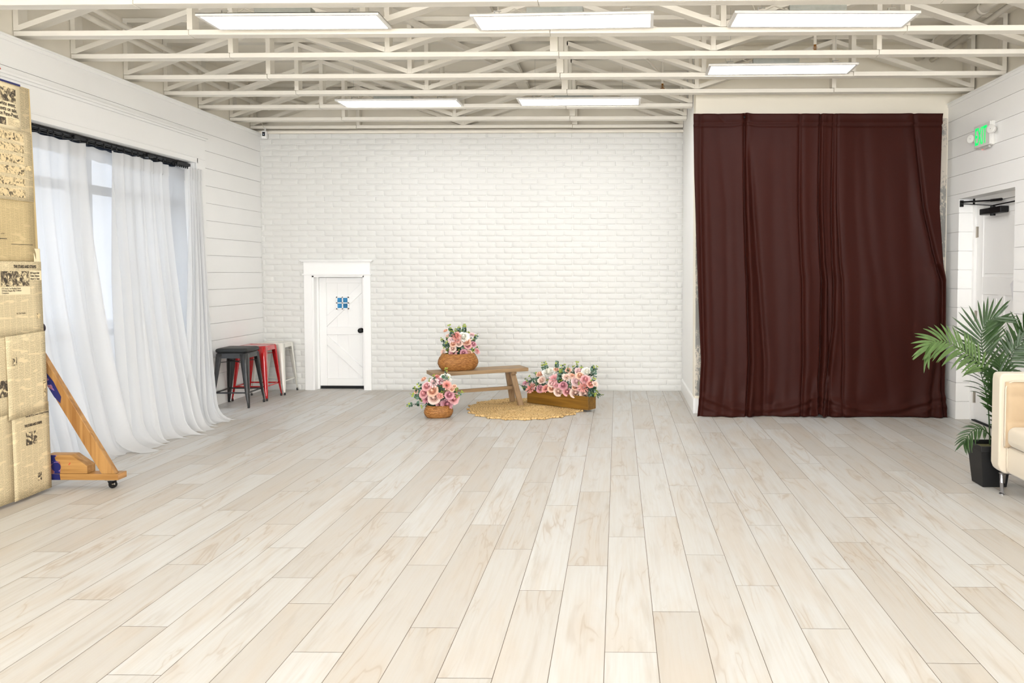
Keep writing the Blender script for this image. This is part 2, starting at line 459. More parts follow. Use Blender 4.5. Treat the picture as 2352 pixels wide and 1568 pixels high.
MB().box(3.36, 3.5, D0+.05, D1-.06, .001, .010).obj('under_door_shade', mat('gap_shade', (12, 12, 14), .8), d)  # thin dark strip standing in for the shade below this door
m = MB(); m.add([(xd-.006, 6.62, 1.30), (xd-.004, 6.46, 1.42), (xd-.004, 6.35, 1.20), (xd-.03, 6.50, 1.09)], [(0, 1, 2, 3)])
o = m.obj('paper_notice', mat('paper_white', (225, 224, 226), .7), None, solid=.001)
tag(o, 'loose white paper notice taped on the panelled door', 'paper')

# door closer
c = thing('door_closer', 'black overhead closer arm and box at the top of the panelled door', 'door closer', (3.36, 6.86, 1.95))
m = MB(); m.box(-.055, .02, -.19, .19, -.028, .028); m.obj('closer_body', BLACK, c, bevel=.006)
m = MB(); m.lathe([(.022, -.045), (.022, .04)], 16); o = m.obj('spindle', BLACK, c, smooth=False); o.location = (-.03, -.01, -.0)
m = MB(); m.bar((-.03, -.01, .045), (-.02, .35, .085), .02, .008); m.bar((-.02, .35, .085), (-.115, .43, .10), .02, .008)
m.obj('lower_arm', BLACK, c)
m = MB(); m.tube([(-.11, .43, .115), (-.02, .05, .095)], .008, 8); m.tube([(-.02, .05, .095), (-.01, -.12, .09)], .012, 8); m.box(-.125, -.095, .42, .445, .07, .13)
m.obj('upper_arm', BLACK, c)
m = MB(); m.tube([(-.03, -.01, .045), (.02, -.50, .06)], .006, 8); m.obj('connecting_rod', BLACK, c)

# windows on the left -------------------------------------------------
w = bpy.data.objects.new('window_1', None); COL.objects.link(w); struct(w)
WF = mat('window_frame_metal', (120, 122, 124), .5)
m = MB(); xw = -4.46
m.box(xw-.05, xw, 4.0, 7.62, 2.44, 2.50); m.box(xw-.05, xw, 4.0, 7.62, 0, .10)
for y in (4.0, 5.18, 6.36, 7.56): m.box(xw-.05, xw, y, y+.06, .10, 2.44)
m.box(xw-.05, xw, 4.06, 7.56, 2.07, 2.145)
m.box(xw-.05, xw, 4.06, 7.56, .85, .90)
m.obj('frame', WF, w)
gm = bpy.data.materials.new('window_glass'); gm.use_nodes = True; nt = gm.node_tree
for n_ in list(nt.nodes): nt.nodes.remove(n_)
out = nt.nodes.new('ShaderNodeOutputMaterial'); tr = nt.nodes.new('ShaderNodeBsdfTransparent'); gl = nt.nodes.new('ShaderNodeBsdfGlossy'); gl.inputs['Roughness'].default_value = .02
mx = nt.nodes.new('ShaderNodeMixShader'); mx.inputs[0].default_value = .08
nt.links.new(tr.outputs[0], mx.inputs[1]); nt.links.new(gl.outputs[0], mx.inputs[2]); nt.links.new(mx.outputs[0], out.inputs[0])
MB().box(xw-.03, xw-.024, 4.0, 7.62, .1, 2.44).obj('pane', gm, w)
# ground outside
struct(MB().box(-30, -4.61, -12, 24, -.25, -.1).obj('ground_outside', mat('concrete', (190, 188, 184), .8, noise=(2, .1, 3))))
# ------------------------------------------------------------------ roof trusses
ZB0, ZB1, ZP0, ZP1 = 3.09, 3.128, 3.580, 3.618
def make_truss(x0, x1, foot, apex, label, yc, hs, splice):
    t = thing('roof_truss', label, 'roof truss', (0, yc, 0), group='white timber roof trusses')
    hy = .0445
    m = MB()
    cuts = [x0]+splice+[x1]
    for i in range(len(cuts)-1):
        dz = (.002 if i % 2 else 0)
        m.box(cuts[i]+(.0015 if i else 0), cuts[i+1]-(.0015 if i < len(cuts)-2 else 0), -hy, hy, ZB0+dz, ZB1+dz)
    m.obj('bottom_chord', CREAMW, t, bevel=.003, seg=1)
    MB().box(x0, x1, -hy, hy, ZP0, ZP1).obj('top_chord', CREAMW, t)
    for x in [x0+.019]+foot[1:-1]+apex+[x1-.019]:
        w = .019
        if x in apex and abs(x+.5) < .05: w = .030
        MB().box(x-w, x+w, -hy, hy, ZB1+.002, ZP0).obj('web_post', CREAMW, t)
    for f in foot:
        for a in apex:
            if abs(f-a) < 1.5:
                sg = 1 if a > f else -1
                fa = f+sg*(.020 if f in foot[1:-1] else -.010); aa = a-sg*.020
                if f not in foot[1:-1]: fa = (x0+.038) if f < 0 else (x1-.038)
                tv = .041; M_ = MB(); P_ = [(fa, ZB1+.0012), (fa, ZB1+tv), (aa, ZP0-.001), (aa, ZP0-tv)]
                M_.prism(P_ if sg > 0 else P_[::-1], 'y', -hy, hy)
                M_.obj('web_brace', CREAMW, t)
    return t
FULLF = [-4.28, -1.81, .745, 3.27]; FULLA = [-3.05, -.5, 2.03]
SHF = [-4.28, -1.81, .72]; SHA = [-3.05, -.5]
TR = [(4.865, 'white timber truss nearest the camera, chord along the top edge of the picture', FULLF, 0),
      (5.490, 'white timber truss just behind the front row of three large light panels', FULLF, 0),
      (6.065, 'white timber truss in front of the single panel that hangs before the brown curtain', FULLF, 0),
      (6.710, 'white timber truss just behind the single light panel before the brown curtain', FULLF, 0),
      (7.300, 'white timber truss over the brown curtain, last one spanning the full room', FULLF, 0),
      (7.900, 'short white timber truss just behind the two rear light panels', SHF, 1),
      (8.535, 'second last short white timber truss before the brick wall', SHF, 1),
      (9.010, 'short white timber truss lying right on top of the brick wall', SHF, 1)]
for i, (y, lab, F_, sh) in enumerate(TR):
    if sh: make_truss(-4.325, XS-.004, SHF, SHA, lab, y, 0, [-3.07, -.53])
    else: make_truss(-4.325, 3.335, FULLF, FULLA, lab, y, 0, [-3.06, -.50+.02*(i % 3), 2.03])

# ------------------------------------------------------------------ light panels
DIFF = mat('lit_diffuser', (255, 252, 246), .5, emit=(tuple(255*(c**(1/2.2)) for c in LCOL), LUM))
LFR = mat('light_frame_white', (236, 233, 226), .4)
def make_light(x, y, label, tilt=0, box=True):
    t = thing('ceiling_light', label, 'ceiling light', (x, y, 3.098), tilt, group='flat LED ceiling light panels')
    hx, hy = .610, .152; f = .022
    m = MB(); m.box(-hx, hx, -hy, -hy+f, 0, .018); m.box(-hx, hx, hy-f, hy, 0, .018); m.box(-hx, -hx+f, -hy+f, hy-f, 0, .018); m.box(hx-f, hx, -hy+f, hy-f, 0, .018)
    m.box(-hx, hx, -hy, hy, .014, .018)
    m.obj('frame', LFR, t)
    MB().box(-hx+f, hx-f, -hy+f, hy-f, .003, .006).obj('diffuser', DIFF, t)
    m = MB(); m.box(-.24, .14, -.10, -.02, .018, .072); m.obj('driver_box', GALV, t, bevel=.002, seg=1)
    m = MB(); m.tube([(-.24, -.06, .05), (-.255, -.06, .05), (-.262, -.06, .048)], .013, 8); m.tube([(-.26, -.06, .05), (-.33, -.05, .08), (-.40, -.03, .05), (-.44, .02, .06), (-.47, .05, .16)], .004, 6)
    m.obj('cable', mat('white_cable', (220, 214, 200), .5), t)
    for sx in (-1, 1):
        m = MB(); m.box(sx*.43-.025, sx*.43+.025, -.12, -.115, .018, .022); m.box(sx*.43-.025, sx*.43-.018, -.125, -.11, .018, .045)
        m.box(sx*.43-.025, sx*.43+.025, -.122, -.116, .040, .045); m.tube([(sx*.43, -.12, .04), (sx*.43, -.12, .48)], .0013, 5)
        m.obj('hanger', STEEL, t)
    return t
make_light(-2.188, 5.215, 'lit rectangular light panel, front row, nearest the curtained window', .0)
make_light(-.368, 5.24, 'lit rectangular light panel, middle one of the front row of three', -.035)
make_light(1.374, 5.235, 'lit rectangular light panel, front row, rightmost, before the brown curtain', .02)
make_light(1.362, 6.49, 'lit rectangular light panel hanging alone, closest to the brown curtain', -.02)
make_light(-2.190, 7.71, 'lit rectangular light panel of the rear pair, above the side with the small door', -.01)
make_light(-.382, 7.675, 'lit rectangular light panel of the rear pair, above the bench and flowers', -.01)
# unseen lamps added behind the camera to brighten the room, continuing the panel grid
for y in (2.74, .26, -2.2):
    for x in (-2.19, -.37, 1.37):
        l = bpy.data.lights.new('unseen_fill_lamp', 'AREA'); l.shape = 'RECTANGLE'; l.size = 1.165; l.size_y = .26; l.energy = LUM*PI*1.165*.26*LAMPFILL
        l.color = LCOL
        o = bpy.data.objects.new('unseen_fill_lamp', l); COL.objects.link(o); o.location = (x, y, 3.09)

l = bpy.data.lights.new('rear_fill_light', 'AREA'); l.shape = 'RECTANGLE'; l.size = 6.4; l.size_y = 2.3; l.energy = REARFILL; l.color = LCOL  # soft fill light added at the rear wall, out of view; no window there
o = bpy.data.objects.new('rear_fill_light', l); COL.objects.link(o); o.location = (-.5, -3.95, 1.45); o.rotation_euler = (PI/2, 0, 0)
# pipes, sprinklers, small fittings --------------------------------------
m = MB()
m.tube([(-4.03, 4.6, 3.34), (-4.03, 5.74, 3.35), (-4.06, 6.3, 3.345), (-4.10, 7.0, 3.35), (-4.17, 7.6, 3.35), (-4.18, 8.2, 3.34), (-4.1, 8.98, 3.33)], .026, 10)
tag(m.obj('flexible_pipe', CREAMW, smooth=True), 'painted flexible pipe through the trusses, the one closer to the window wall', 'pipe')
m = MB()
m.tube([(-3.93, 4.6, 3.38), (-3.94, 5.74, 3.38), (-3.97, 6.3, 3.37), (-4.03, 7.0, 3.39), (-4.04, 7.6, 3.37), (-3.9, 8.2, 3.36), (-3.62, 8.85, 3.35)], .022, 10)
tag(m.obj('flexible_pipe', CREAMW, smooth=True), 'painted flexible pipe bending off above the dark stool corner, inner of the two', 'pipe')
m = MB(); m.tube([(2.88, 4.6, 3.50), (2.93, 7.58, 3.50)], .045, 12)
for y in (5.3, 6.2, 7.1): m.tube([(2.88+(y-4.6)*.0168, y-.02, 3.50), (2.88+(y-4.6)*.0168, y+.02, 3.50)], .051, 12)
tag(m.obj('duct_pipe', CREAMW, smooth=True), 'thick painted duct pipe running into the wall above the curtain', 'pipe')
m = MB(); m.tube([(3.02, 4.6, 3.47), (3.06, 7.58, 3.47)], .024, 10)
tag(m.obj('conduit_pipe', CREAMW, smooth=True), 'thinner painted conduit beside the thick duct near the exit wall', 'pipe')
m = MB(); m.box(-1.15, -1.03, 5.9, 9.1, 3.53, 3.575); m.bar((-1.9, 6.3, 3.56), (-1.0, 8.4, 3.50), .05, .04)
tag(m.obj('cable_tray', CREAMW), 'painted timber runner laid lengthwise through the trusses over the brick wall side', 'timber')
def sprinkler(x, y, z, lab):
    t = thing('sprinkler_head', lab, 'sprinkler', (x, y, z))
    m = MB(); m.tube([(0, 0, .03), (0, 0, 3.575-z)], .013, 8); m.tube([(0, 0, .10), (-.20, .05, .33)], .012, 8)
    m.obj('pipe_drop', CREAMW, t)
    m = MB(); m.lathe([(.009, .035), (.013, .028), (.006, .018), (.005, -.012), (.022, -.016), (.022, -.020)], 14)
    m.tube([(.010, 0, .02), (.014, 0, .002), (.006, 0, -.014)], .0025, 6); m.tube([(-.010, 0, .02), (-.014, 0, .002), (-.006, 0, -.014)], .0025, 6)
    m.obj('brass_nozzle', BRASS, t)
sprinkler(1.617, 6.35, 3.235, 'brass sprinkler head hanging above the brown curtain between light panels')
sprinkler(.443, 7.62, 3.235, 'brass sprinkler head beyond the rear light panel over the planter')
# wall sensor camera
t = thing('wall_camera', 'small white wall camera with black face in the corner above the brick', 'security camera', (-4.14, 8.93, 3.012), .1)
m = MB(); m.box(-.028, .028, -.03, .03, -.045, .045); m.obj('body', TRIMW, t, bevel=.008)
MB().box(-.016, .016, -.033, -.029, -.018, .03).obj('lens_panel', BLACKP, t)
m = MB(); m.lathe([(.003, 0), (.003, .003)], 10, Matrix.Translation((0, -.033, .002)) @ Matrix.Rotation(PI/2, 4, 'X')); m.obj('lens', mat('led_white', (230, 240, 255), .3, emit=((200, 220, 255), 1)), t)
m = MB(); m.tube([(0, .01, .045), (0, .03, .075), (-.03, .05, .09)], .009, 8); m.obj('mount_arm', TRIMW, t)
MB().tube([(0, .02, .05), (-.02, .02, .10), (-.035, -.03, .18)], .0025, 6).obj('cable', mat('white_cable', (220, 214, 200), .5), t)

# exit sign ------------------------------------------------------------
t = thing('exit_sign', 'green lettered EXIT sign with two round emergency lamps on the boarded wall', 'exit sign', (XR, 6.78, 2.60))
SIGN = mat('sign_plastic', (222, 220, 214), .4)
m = MB(); m.box(-.045, 0, -.145, .145, -.098, .098); m.box(-.028, 0, -.15, .15, -.103, .103); m.obj('housing', SIGN, t, bevel=.004)
m = MB(); m.box(-.03, -.01, -.10, .03, -.118, -.1); m.obj('lens_bar', mat('clear_plastic', (190, 188, 182), .2), t)
GR = mat('green_led', (10, 215, 110), .5, emit=((0, 210, 95), .8))
o = text('letters', 'EXIT', .215, (-.0465, .122, -.074), (PI/2, 0, -PI/2), GR, t, ext=.0008, sx=.49, bold=.002)
m = MB(); m.lathe([(.003, 0), (.003, .002)], 8, Matrix.Translation((-.02, .03, -.119)) @ Matrix.Rotation(PI, 4, 'X')); m.obj('indicator', mat('red_led', (255, 60, 40), .4, emit=((255, 50, 30), 6)), t)
for s, a in ((1, .5), (-1, .45)):
    M_ = Matrix.Translation((-.05, s*.185, .0 if s > 0 else .022)) @ Matrix.Rotation(-PI/2+.15, 4, 'Y') @ Matrix.Rotation(a*.9, 4, 'X')
    m = MB(); m.lathe([(.014, -.035), (.030, -.028), (.037, -.005), (.038, .012), (.034, .013)], 20, M_)
    q = m.obj('emergency_lamp', SIGN, t, smooth=True)
    m = MB(); m.lathe([(.0335, .0125), (.030, .006), (.010, .004), (.003, .014)], 20, M_); m.obj('lamp_glass', mat('chrome', (200, 200, 205), .12, metal=1), q)
    m = MB(); m.tube([(-.03, s*.14, 0), (-.035, s*.175, .01 if s < 0 else 0)], .011, 8); m.obj('lamp_arm', SIGN, t)

# ------------------------------------------------------------------ brown backdrop curtain
def interp(tab, v):
    for (a, x), (b, y) in zip(tab, tab[1:]):
        if v <= b: return x+(y-x)*(v-a)/(b-a) if b > a else y
    return tab[-1][1]
LEFTE = [(0, .727), (.2, .738), (.5, .771), (.7, .795), (.82, .812), (.92, .798), (1, .774)]
RIGHTE = [(0, 3.104), (.31, 3.094), (.49, 3.136), (.545, 3.170), (.6, 3.172), (.8, 3.176), (.94, 3.168), (1, 3.176)]
CR = [  # crease lines: [(v,u)...], depth, valley width, ridge width, side of ridge
    ([(0, .03), (.2, .025), (1, .012)], .020, .008, .02, 1), ([(0, .05), (.3, .06), (1, .05)], .004, .012, .03, 1),
    ([(0, .10), (.3, .13), (.6, .12), (1, .10)], .006, .014, .03, -1),
    ([(0, .207), (.3, .203), (1, .198)], .055, .0042, .012, 1), ([(0, .209), (.25, .236), (.6, .25), (1, .27)], .026, .012, .026, -1),
    ([(0, .205), (.12, .185), (.3, .170), (.6, .16), (1, .15)], .006, .018, .03, 1),
    ([(0, .33), (.5, .31), (1, .33)], .003, .02, .05, 1),
    ([(0, .43), (.3, .428), (1, .418)], .026, .006, .018, 1), ([(0, .37), (.5, .385), (1, .36)], .003, .015, .04, 1),
    ([(0, .512), (.5, .505), (.9, .488), (1, .488)], .065, .0045, .011, 1), ([(0, .525), (.5, .523), (1, .53)], .02, .006, .012, -1),
    ([(0, .565), (.3, .560), (.7, .545), (1, .50)], .030, .0042, .012, 1), ([(0, .58), (.5, .583), (1, .585)], .018, .005, .02, 1),
    ([(0, .68), (.2, .70), (.6, .72), (1, .78)], .008, .02, .05, 1), ([(0, .65), (.5, .66), (1, .64)], .004, .015, .03, -1),
    ([(0, .885), (.3, .935), (.45, .965), (.55, .99)], .034, .008, .022, -1), ([(0, .88), (.5, .87), (1, .86)], .004, .02, .05, 1),
    ([(0, .76), (.5, .78), (1, .80)], .003, .02, .05, 1), ([(.5, .98), (.75, .975), (1, .94)], .030, .014, .025, -1)]
def curt(u, v):
    x0 = interp(LEFTE, v); x1 = interp(RIGHTE, v)
    d = 0
    for tab, A, w, rw, sd in CR:
        if v < tab[0][0]: continue
        uc = interp(tab, v)
        top = min(1, .45+v*1.8)
        e = (u-uc)/w
        if abs(e) < 6: d += A*top*math.exp(-e*e)
        e = (u-uc-sd*rw*1.1)/rw
        if abs(e) < 6: d -= .5*A*top*math.exp(-e*e)
    d += .005*math.sin(u*23+v*1.2)*v+.0022*math.sin(u*57+1+v*2)*min(1, v*3)
    # sag lines low down, bottom billowing toward the room and gathered at the middle seam
    b = max(0, (v-.86)/.14)
    if b > 0:
        d -= .055*b*b*(.6+.4*math.sin(u*14+.6))
        d -= .02*b*math.sin(u*31+v*9)*math.exp(-((v-.97)/.03)**2)
        sw = v-.93-.05*abs(math.sin(PI*(u*2.05+.0)))
        d -= .020*math.exp(-(sw/.010)**2)+.016*math.exp(-((sw-.028)/.008)**2)
        g = abs(u-.49)
        d -= .05*b*math.exp(-(g/.018)**2)
        d += .03*b*math.exp(-((g-.035)/.015)**2)
        d -= .012*b*math.sin(u*90+2)*math.exp(-(abs(u-.2)/.25)**2)
    hem = .035
    # sewn pocket along the top
    zt = 2.922-.006*u
    if v < hem:
        d += .012*math.sin(PI*v/hem)-.02
        d += .010*math.exp(-((u-.208-(v/hem-.4)*.03)/.01)**2)+.008*math.exp(-((u-.1-(v/hem)*.03)/.008)**2)+.008*math.exp(-((u-.885+(v/hem)*.03)/.01)**2)
    elif v < hem+.004: d += .012
    pinch = .018*math.exp(-((u-.208)/.02)**2)*max(0, 1-v*20)+.010*math.exp(-((u-.882)/.03)**2)*max(0, 1-v*20)
    dz = .008*math.exp(-((u-.208)/.012)**2)*max(0, 1-v*30)
    z = zt*(1-v)+.006*v+dz
    if v > hem*.6 and v < .1: z += .05*math.exp(-((u-.208)/.035)**2)*math.sin(PI*min(1, (v-.02)/.08))*.5
    lift = .03*math.exp(-((u-.488)/.012)**2)*max(0, (v-.96)/.04)
    z += lift
    return (x0+(x1-x0)*u, 7.405+d-pinch, max(z, .004))
us = 300
BRN = bpy.data.materials.new('brown_satin_knit'); BRN.use_nodes = True
nt = BRN.node_tree; b = nt.nodes['Principled BSDF']
b.inputs['Base Color'].default_value = (*lin((53, 21, 15)), 1); b.inputs['Roughness'].default_value = .48; b.inputs['Specular IOR Level'].default_value = .10
b.inputs['Sheen Weight'].default_value = .0; b.inputs['Sheen Roughness'].default_value = .35; b.inputs['Sheen Tint'].default_value = (.9, .6, .55, 1)
tc = nt.nodes.new('ShaderNodeTexCoord'); mp = nt.nodes.new('ShaderNodeMapping'); mp.inputs['Scale'].default_value = (700, 700, 300)
n = nt.nodes.new('ShaderNodeTexNoise'); n.inputs['Scale'].default_value = 1; bp = nt.nodes.new('ShaderNodeBump'); bp.inputs['Strength'].default_value = .15; bp.inputs['Distance'].default_value = .001
nt.links.new(tc.outputs['Object'], mp.inputs['Vector']); nt.links.new(mp.outputs['Vector'], n.inputs['Vector']); nt.links.new(n.outputs['Fac'], bp.inputs['Height']); nt.links.new(bp.outputs['Normal'], b.inputs['Normal'])
cur = thing('backdrop_curtain', 'dark brown satin backdrop curtain hanging to the floor in the alcove', 'curtain', (0, 0, 0))
m = MB().grid(curt, us, 190); m.obj('cloth', BRN, cur, smooth=True, solid=.002)
m = MB(); m.tube([(.735, 7.418, 2.895), (3.10, 7.418, 2.889)], .012, 10); m.obj('rod', BLACK, cur)
m = MB()
for x in (.9, 2.0, 3.0): m.tube([(x, 7.418, 2.893), (x, 7.53, 2.893)], .006, 6)
m.obj('rod_bracket', BLACK, cur)

# printed photo backdrop hanging behind it
m = bpy.data.materials.new('misty_forest_print'); m.use_nodes = True; nt = m.node_tree; b = nt.nodes['Principled BSDF']; b.inputs['Roughness'].default_value = .7
tc = nt.nodes.new('ShaderNodeTexCoord'); mp = nt.nodes.new('ShaderNodeMapping'); mp.inputs['Scale'].default_value = (9, 9, 5); nt.links.new(tc.outputs['Object'], mp.inputs['Vector'])
n1 = nt.nodes.new('ShaderNodeTexNoise'); n1.inputs['Scale'].default_value = 6; n1.inputs['Detail'].default_value = 9; n1.inputs['Roughness'].default_value = .75; nt.links.new(mp.outputs['Vector'], n1.inputs['Vector'])
n2 = nt.nodes.new('ShaderNodeTexNoise'); n2.inputs['Scale'].default_value = .28; n2.inputs['Detail'].default_value = 2; nt.links.new(mp.outputs['Vector'], n2.inputs['Vector'])
ad = nt.nodes.new('ShaderNodeMath'); ad.operation = 'ADD'; nt.links.new(n1.outputs['Fac'], ad.inputs[0]); nt.links.new(n2.outputs['Fac'], ad.inputs[1])
cr = nt.nodes.new('ShaderNodeValToRGB'); cr.color_ramp.elements[0].position = .93; cr.color_ramp.elements[0].color = (*lin((212, 203, 188)), 1); cr.color_ramp.elements[1].position = 1.12; cr.color_ramp.elements[1].color = (*lin((150, 148, 142)), 1)
nt.links.new(ad.outputs[0], cr.inputs[0]); nt.links.new(cr.outputs[0], b.inputs['Base Color'])
o = MB().box(.772, 3.222, 7.5655, 7.5698, .175, 2.905).obj('photo_backdrop', m)
tag(o, 'pale printed backdrop of misty trees hanging behind the brown curtain', 'backdrop')

# ------------------------------------------------------------------ sheer window curtains
SH = bpy.data.materials.new('sheer_white_voile'); SH.use_nodes = True; nt = SH.node_tree
for n_ in list(nt.nodes): nt.nodes.remove(n_)
out = nt.nodes.new('ShaderNodeOutputMaterial'); df = nt.nodes.new('ShaderNodeBsdfDiffuse'); df.inputs[0].default_value = (.88, .875, .865, 1)
tl = nt.nodes.new('ShaderNodeBsdfTranslucent'); tl.inputs[0].default_value = (.88, .89, .90, 1)
a = nt.nodes.new('ShaderNodeMixShader'); a.inputs[0].default_value = .42; nt.links.new(df.outputs[0], a.inputs[1]); nt.links.new(tl.outputs[0], a.inputs[2])
tr = nt.nodes.new('ShaderNodeBsdfTransparent'); q = nt.nodes.new('ShaderNodeMixShader'); q.inputs[0].default_value = .09
nt.links.new(a.outputs[0], q.inputs[1]); nt.links.new(tr.outputs[0], q.inputs[2]); nt.links.new(q.outputs[0], out.inputs[0])

def sheer(name, label, y0, y1, yb0, yb1, xb0, xb1, nf, seed, amp=.035, lay=0, tails=(), xtop=-4.33, sag=.022, nu=150):
    rr = random.Random(seed); ph = [rr.uniform(0, 6.28) for _ in range(6)]
    def fn(u, v):
        t = v
        fl = t**2.1
        y = (y0+(y1-y0)*u)*(1-fl)+(yb0+(yb1-yb0)*u)*fl
        xbot = xb0+(xb1-xb0)*u
        x = (xtop+lay)*(1-fl)+xbot*fl
        w = u*nf*2*PI
        A = amp*(.35+.65*min(1, t*2.2))*(1+.5*t)
        f = math.sin(w+ph[0]+.9*math.sin(u*5+ph[1]+t*1.3))+.45*math.sin(w*1.9+ph[2]+t*1.1)+.25*math.sin(w*.43+ph[3]-t*1.5)
        # folds drift sideways as they fall
        x += A*f*.8; y += A*.5*math.cos(w+ph[4]+t)
        zt = 2.449-sag*(.25+.5*abs(math.sin((y0+(y1-y0)*u)*PI/.17))+.25*math.sin(u*9+ph[5])**2)
        z = zt*(1-t)+.006*t
        if t > .93:
            k = (t-.93)/.07
            x += .10*k*k*(1+.5*math.sin(u*11+ph[2])+.3*math.sin(u*29+ph[1]))
            for uc, wd, ln, dy in tails:
                g = math.exp(-((u-uc)/wd)**2); x += ln*k*g; y += dy*k*g
            z = max(.006+.010*(1+math.sin(u*37+ph[3]))*(1-abs(2*k-1)), z*(1-k)+.006)
        return (max(x, -4.38 if t < .5 else -4.40), y, z)
    m = MB().grid(fn, nu, 90)
    o = m.obj('cloth', SH, None, smooth=True)
    def fh(u, v):
        x, y, z = fn(u, v*.045); return (x+.005, y, z-.001)
    h = MB().grid(fh, nu, 5).obj('heading_tape', SH, None, smooth=True)
    return o, h
def sheer_thing(label, *a, **k):
    t = thing('sheer_curtain', label, 'curtain', (0, 0, 0), group='white sheer curtains on the window track')
    for o in sheer('c', label, *a, **k): o.parent = t
    # double hem on top
    y0, y1 = a[0], a[1]
    return t
sheer_thing('white sheer curtain panel partly hidden behind the newspaper covered flat', 4.02, 6.12, 4.3, 5.90, -4.22, -3.86, 11, 3, lay=.02, tails=((.965, .03, .14, -.05), (.85, .05, .05, 0)), nu=190)
sheer_thing('broad white sheer curtain panel in the middle of the window, trailing on the floor', 6.44, 7.26, 5.88, 6.72, -3.86, -3.72, 6, 8, lay=.02, tails=((.2, .10, .05, .06), (.93, .06, .09, -.05)), nu=160)
sheer_thing('narrow gathered white sheer curtain panel at the window end beside the stools', 7.44, 7.66, 6.62, 7.12, -3.85, -3.80, 5, 21, amp=.028, lay=.05, tails=((.8, .2, .03, 0),), xtop=-4.26, nu=110)
SHT = SH.copy(); SHT.name = 'single_voile_layer'
[x for x in SHT.node_tree.nodes if x.type == 'MIX_SHADER' and not x.inputs[0].is_linked and abs(x.inputs[0].default_value-.09) < 1e-4][0].inputs[0].default_value = .20
tt = thing('sheer_curtain', 'thin single sheer layer showing the window frame between the fuller white panels', 'curtain', (0, 0, 0), group='white sheer curtains on the window track')
for o in sheer('c', '', 5.95, 7.62, 5.6, 7.0, -3.93, -3.86, 5, 13, amp=.012, lay=-.03, nu=120):
    o.parent = tt; o.data.materials[0] = SHT
# track with hooks
t = thing('curtain_track', 'black double curtain track with hooks along the top of the window opening', 'curtain track', (-4.33, 0, 0))
m = MB(); m.box(-.028, .0, 3.95, 7.60, 2.482, 2.499); m.box(-.012, .028, 3.95, 7.55, 2.478, 2.494)
m.box(-.085, -.045, 3.95, 7.60, 2.482, 2.499)
m.obj('rail', BLACK, t)
m = MB(); m.tube([(.025, 3.95, 2.467), (.025, 7.66, 2.467)], .007, 8); m.tube([(-.045, 3.95, 2.467), (-.045, 7.66, 2.467)], .007, 8); m.obj('rod', BLACK, t)
rr = random.Random(4); y = 4.1
hk = None
while y < 7.64:
    if hk is None:
        m = MB(); m.tube([(.025, 0, 2.482), (.036, 0, 2.468), (.026, 0, 2.452), (.012, 0, 2.462), (.016, 0, 2.474)], .0035, 6); m.tube([(.03, 0, 2.456), (.03, .004, 2.436)], .006, 6)
        hk = m.obj('hook', BLACK, t); o = hk
    else:
        o = hk.copy(); COL.objects.link(o); o.parent = t
    o.location = (0, y, 0)
    y += rr.choice((.06, .085, .1, .11)) if y < 7.3 else .035
for ya, yb in ((5.99, 6.05), (6.93, 7.01), (7.40, 7.62)): MB().box(-.01, .045, ya, yb, 2.455, 2.49).obj('end_carrier', BLACKP, t, bevel=.006)
# dark blind roll behind the track
m = MB(); m.tube([(-4.425, 4.05, 2.455), (-4.425, 7.55, 2.455)], .022, 12)
tag(m.obj('roller_blind', mat('navy_blind', (40, 52, 72), .6)), 'dark blue rolled blind tucked behind the black curtain track', 'blind')
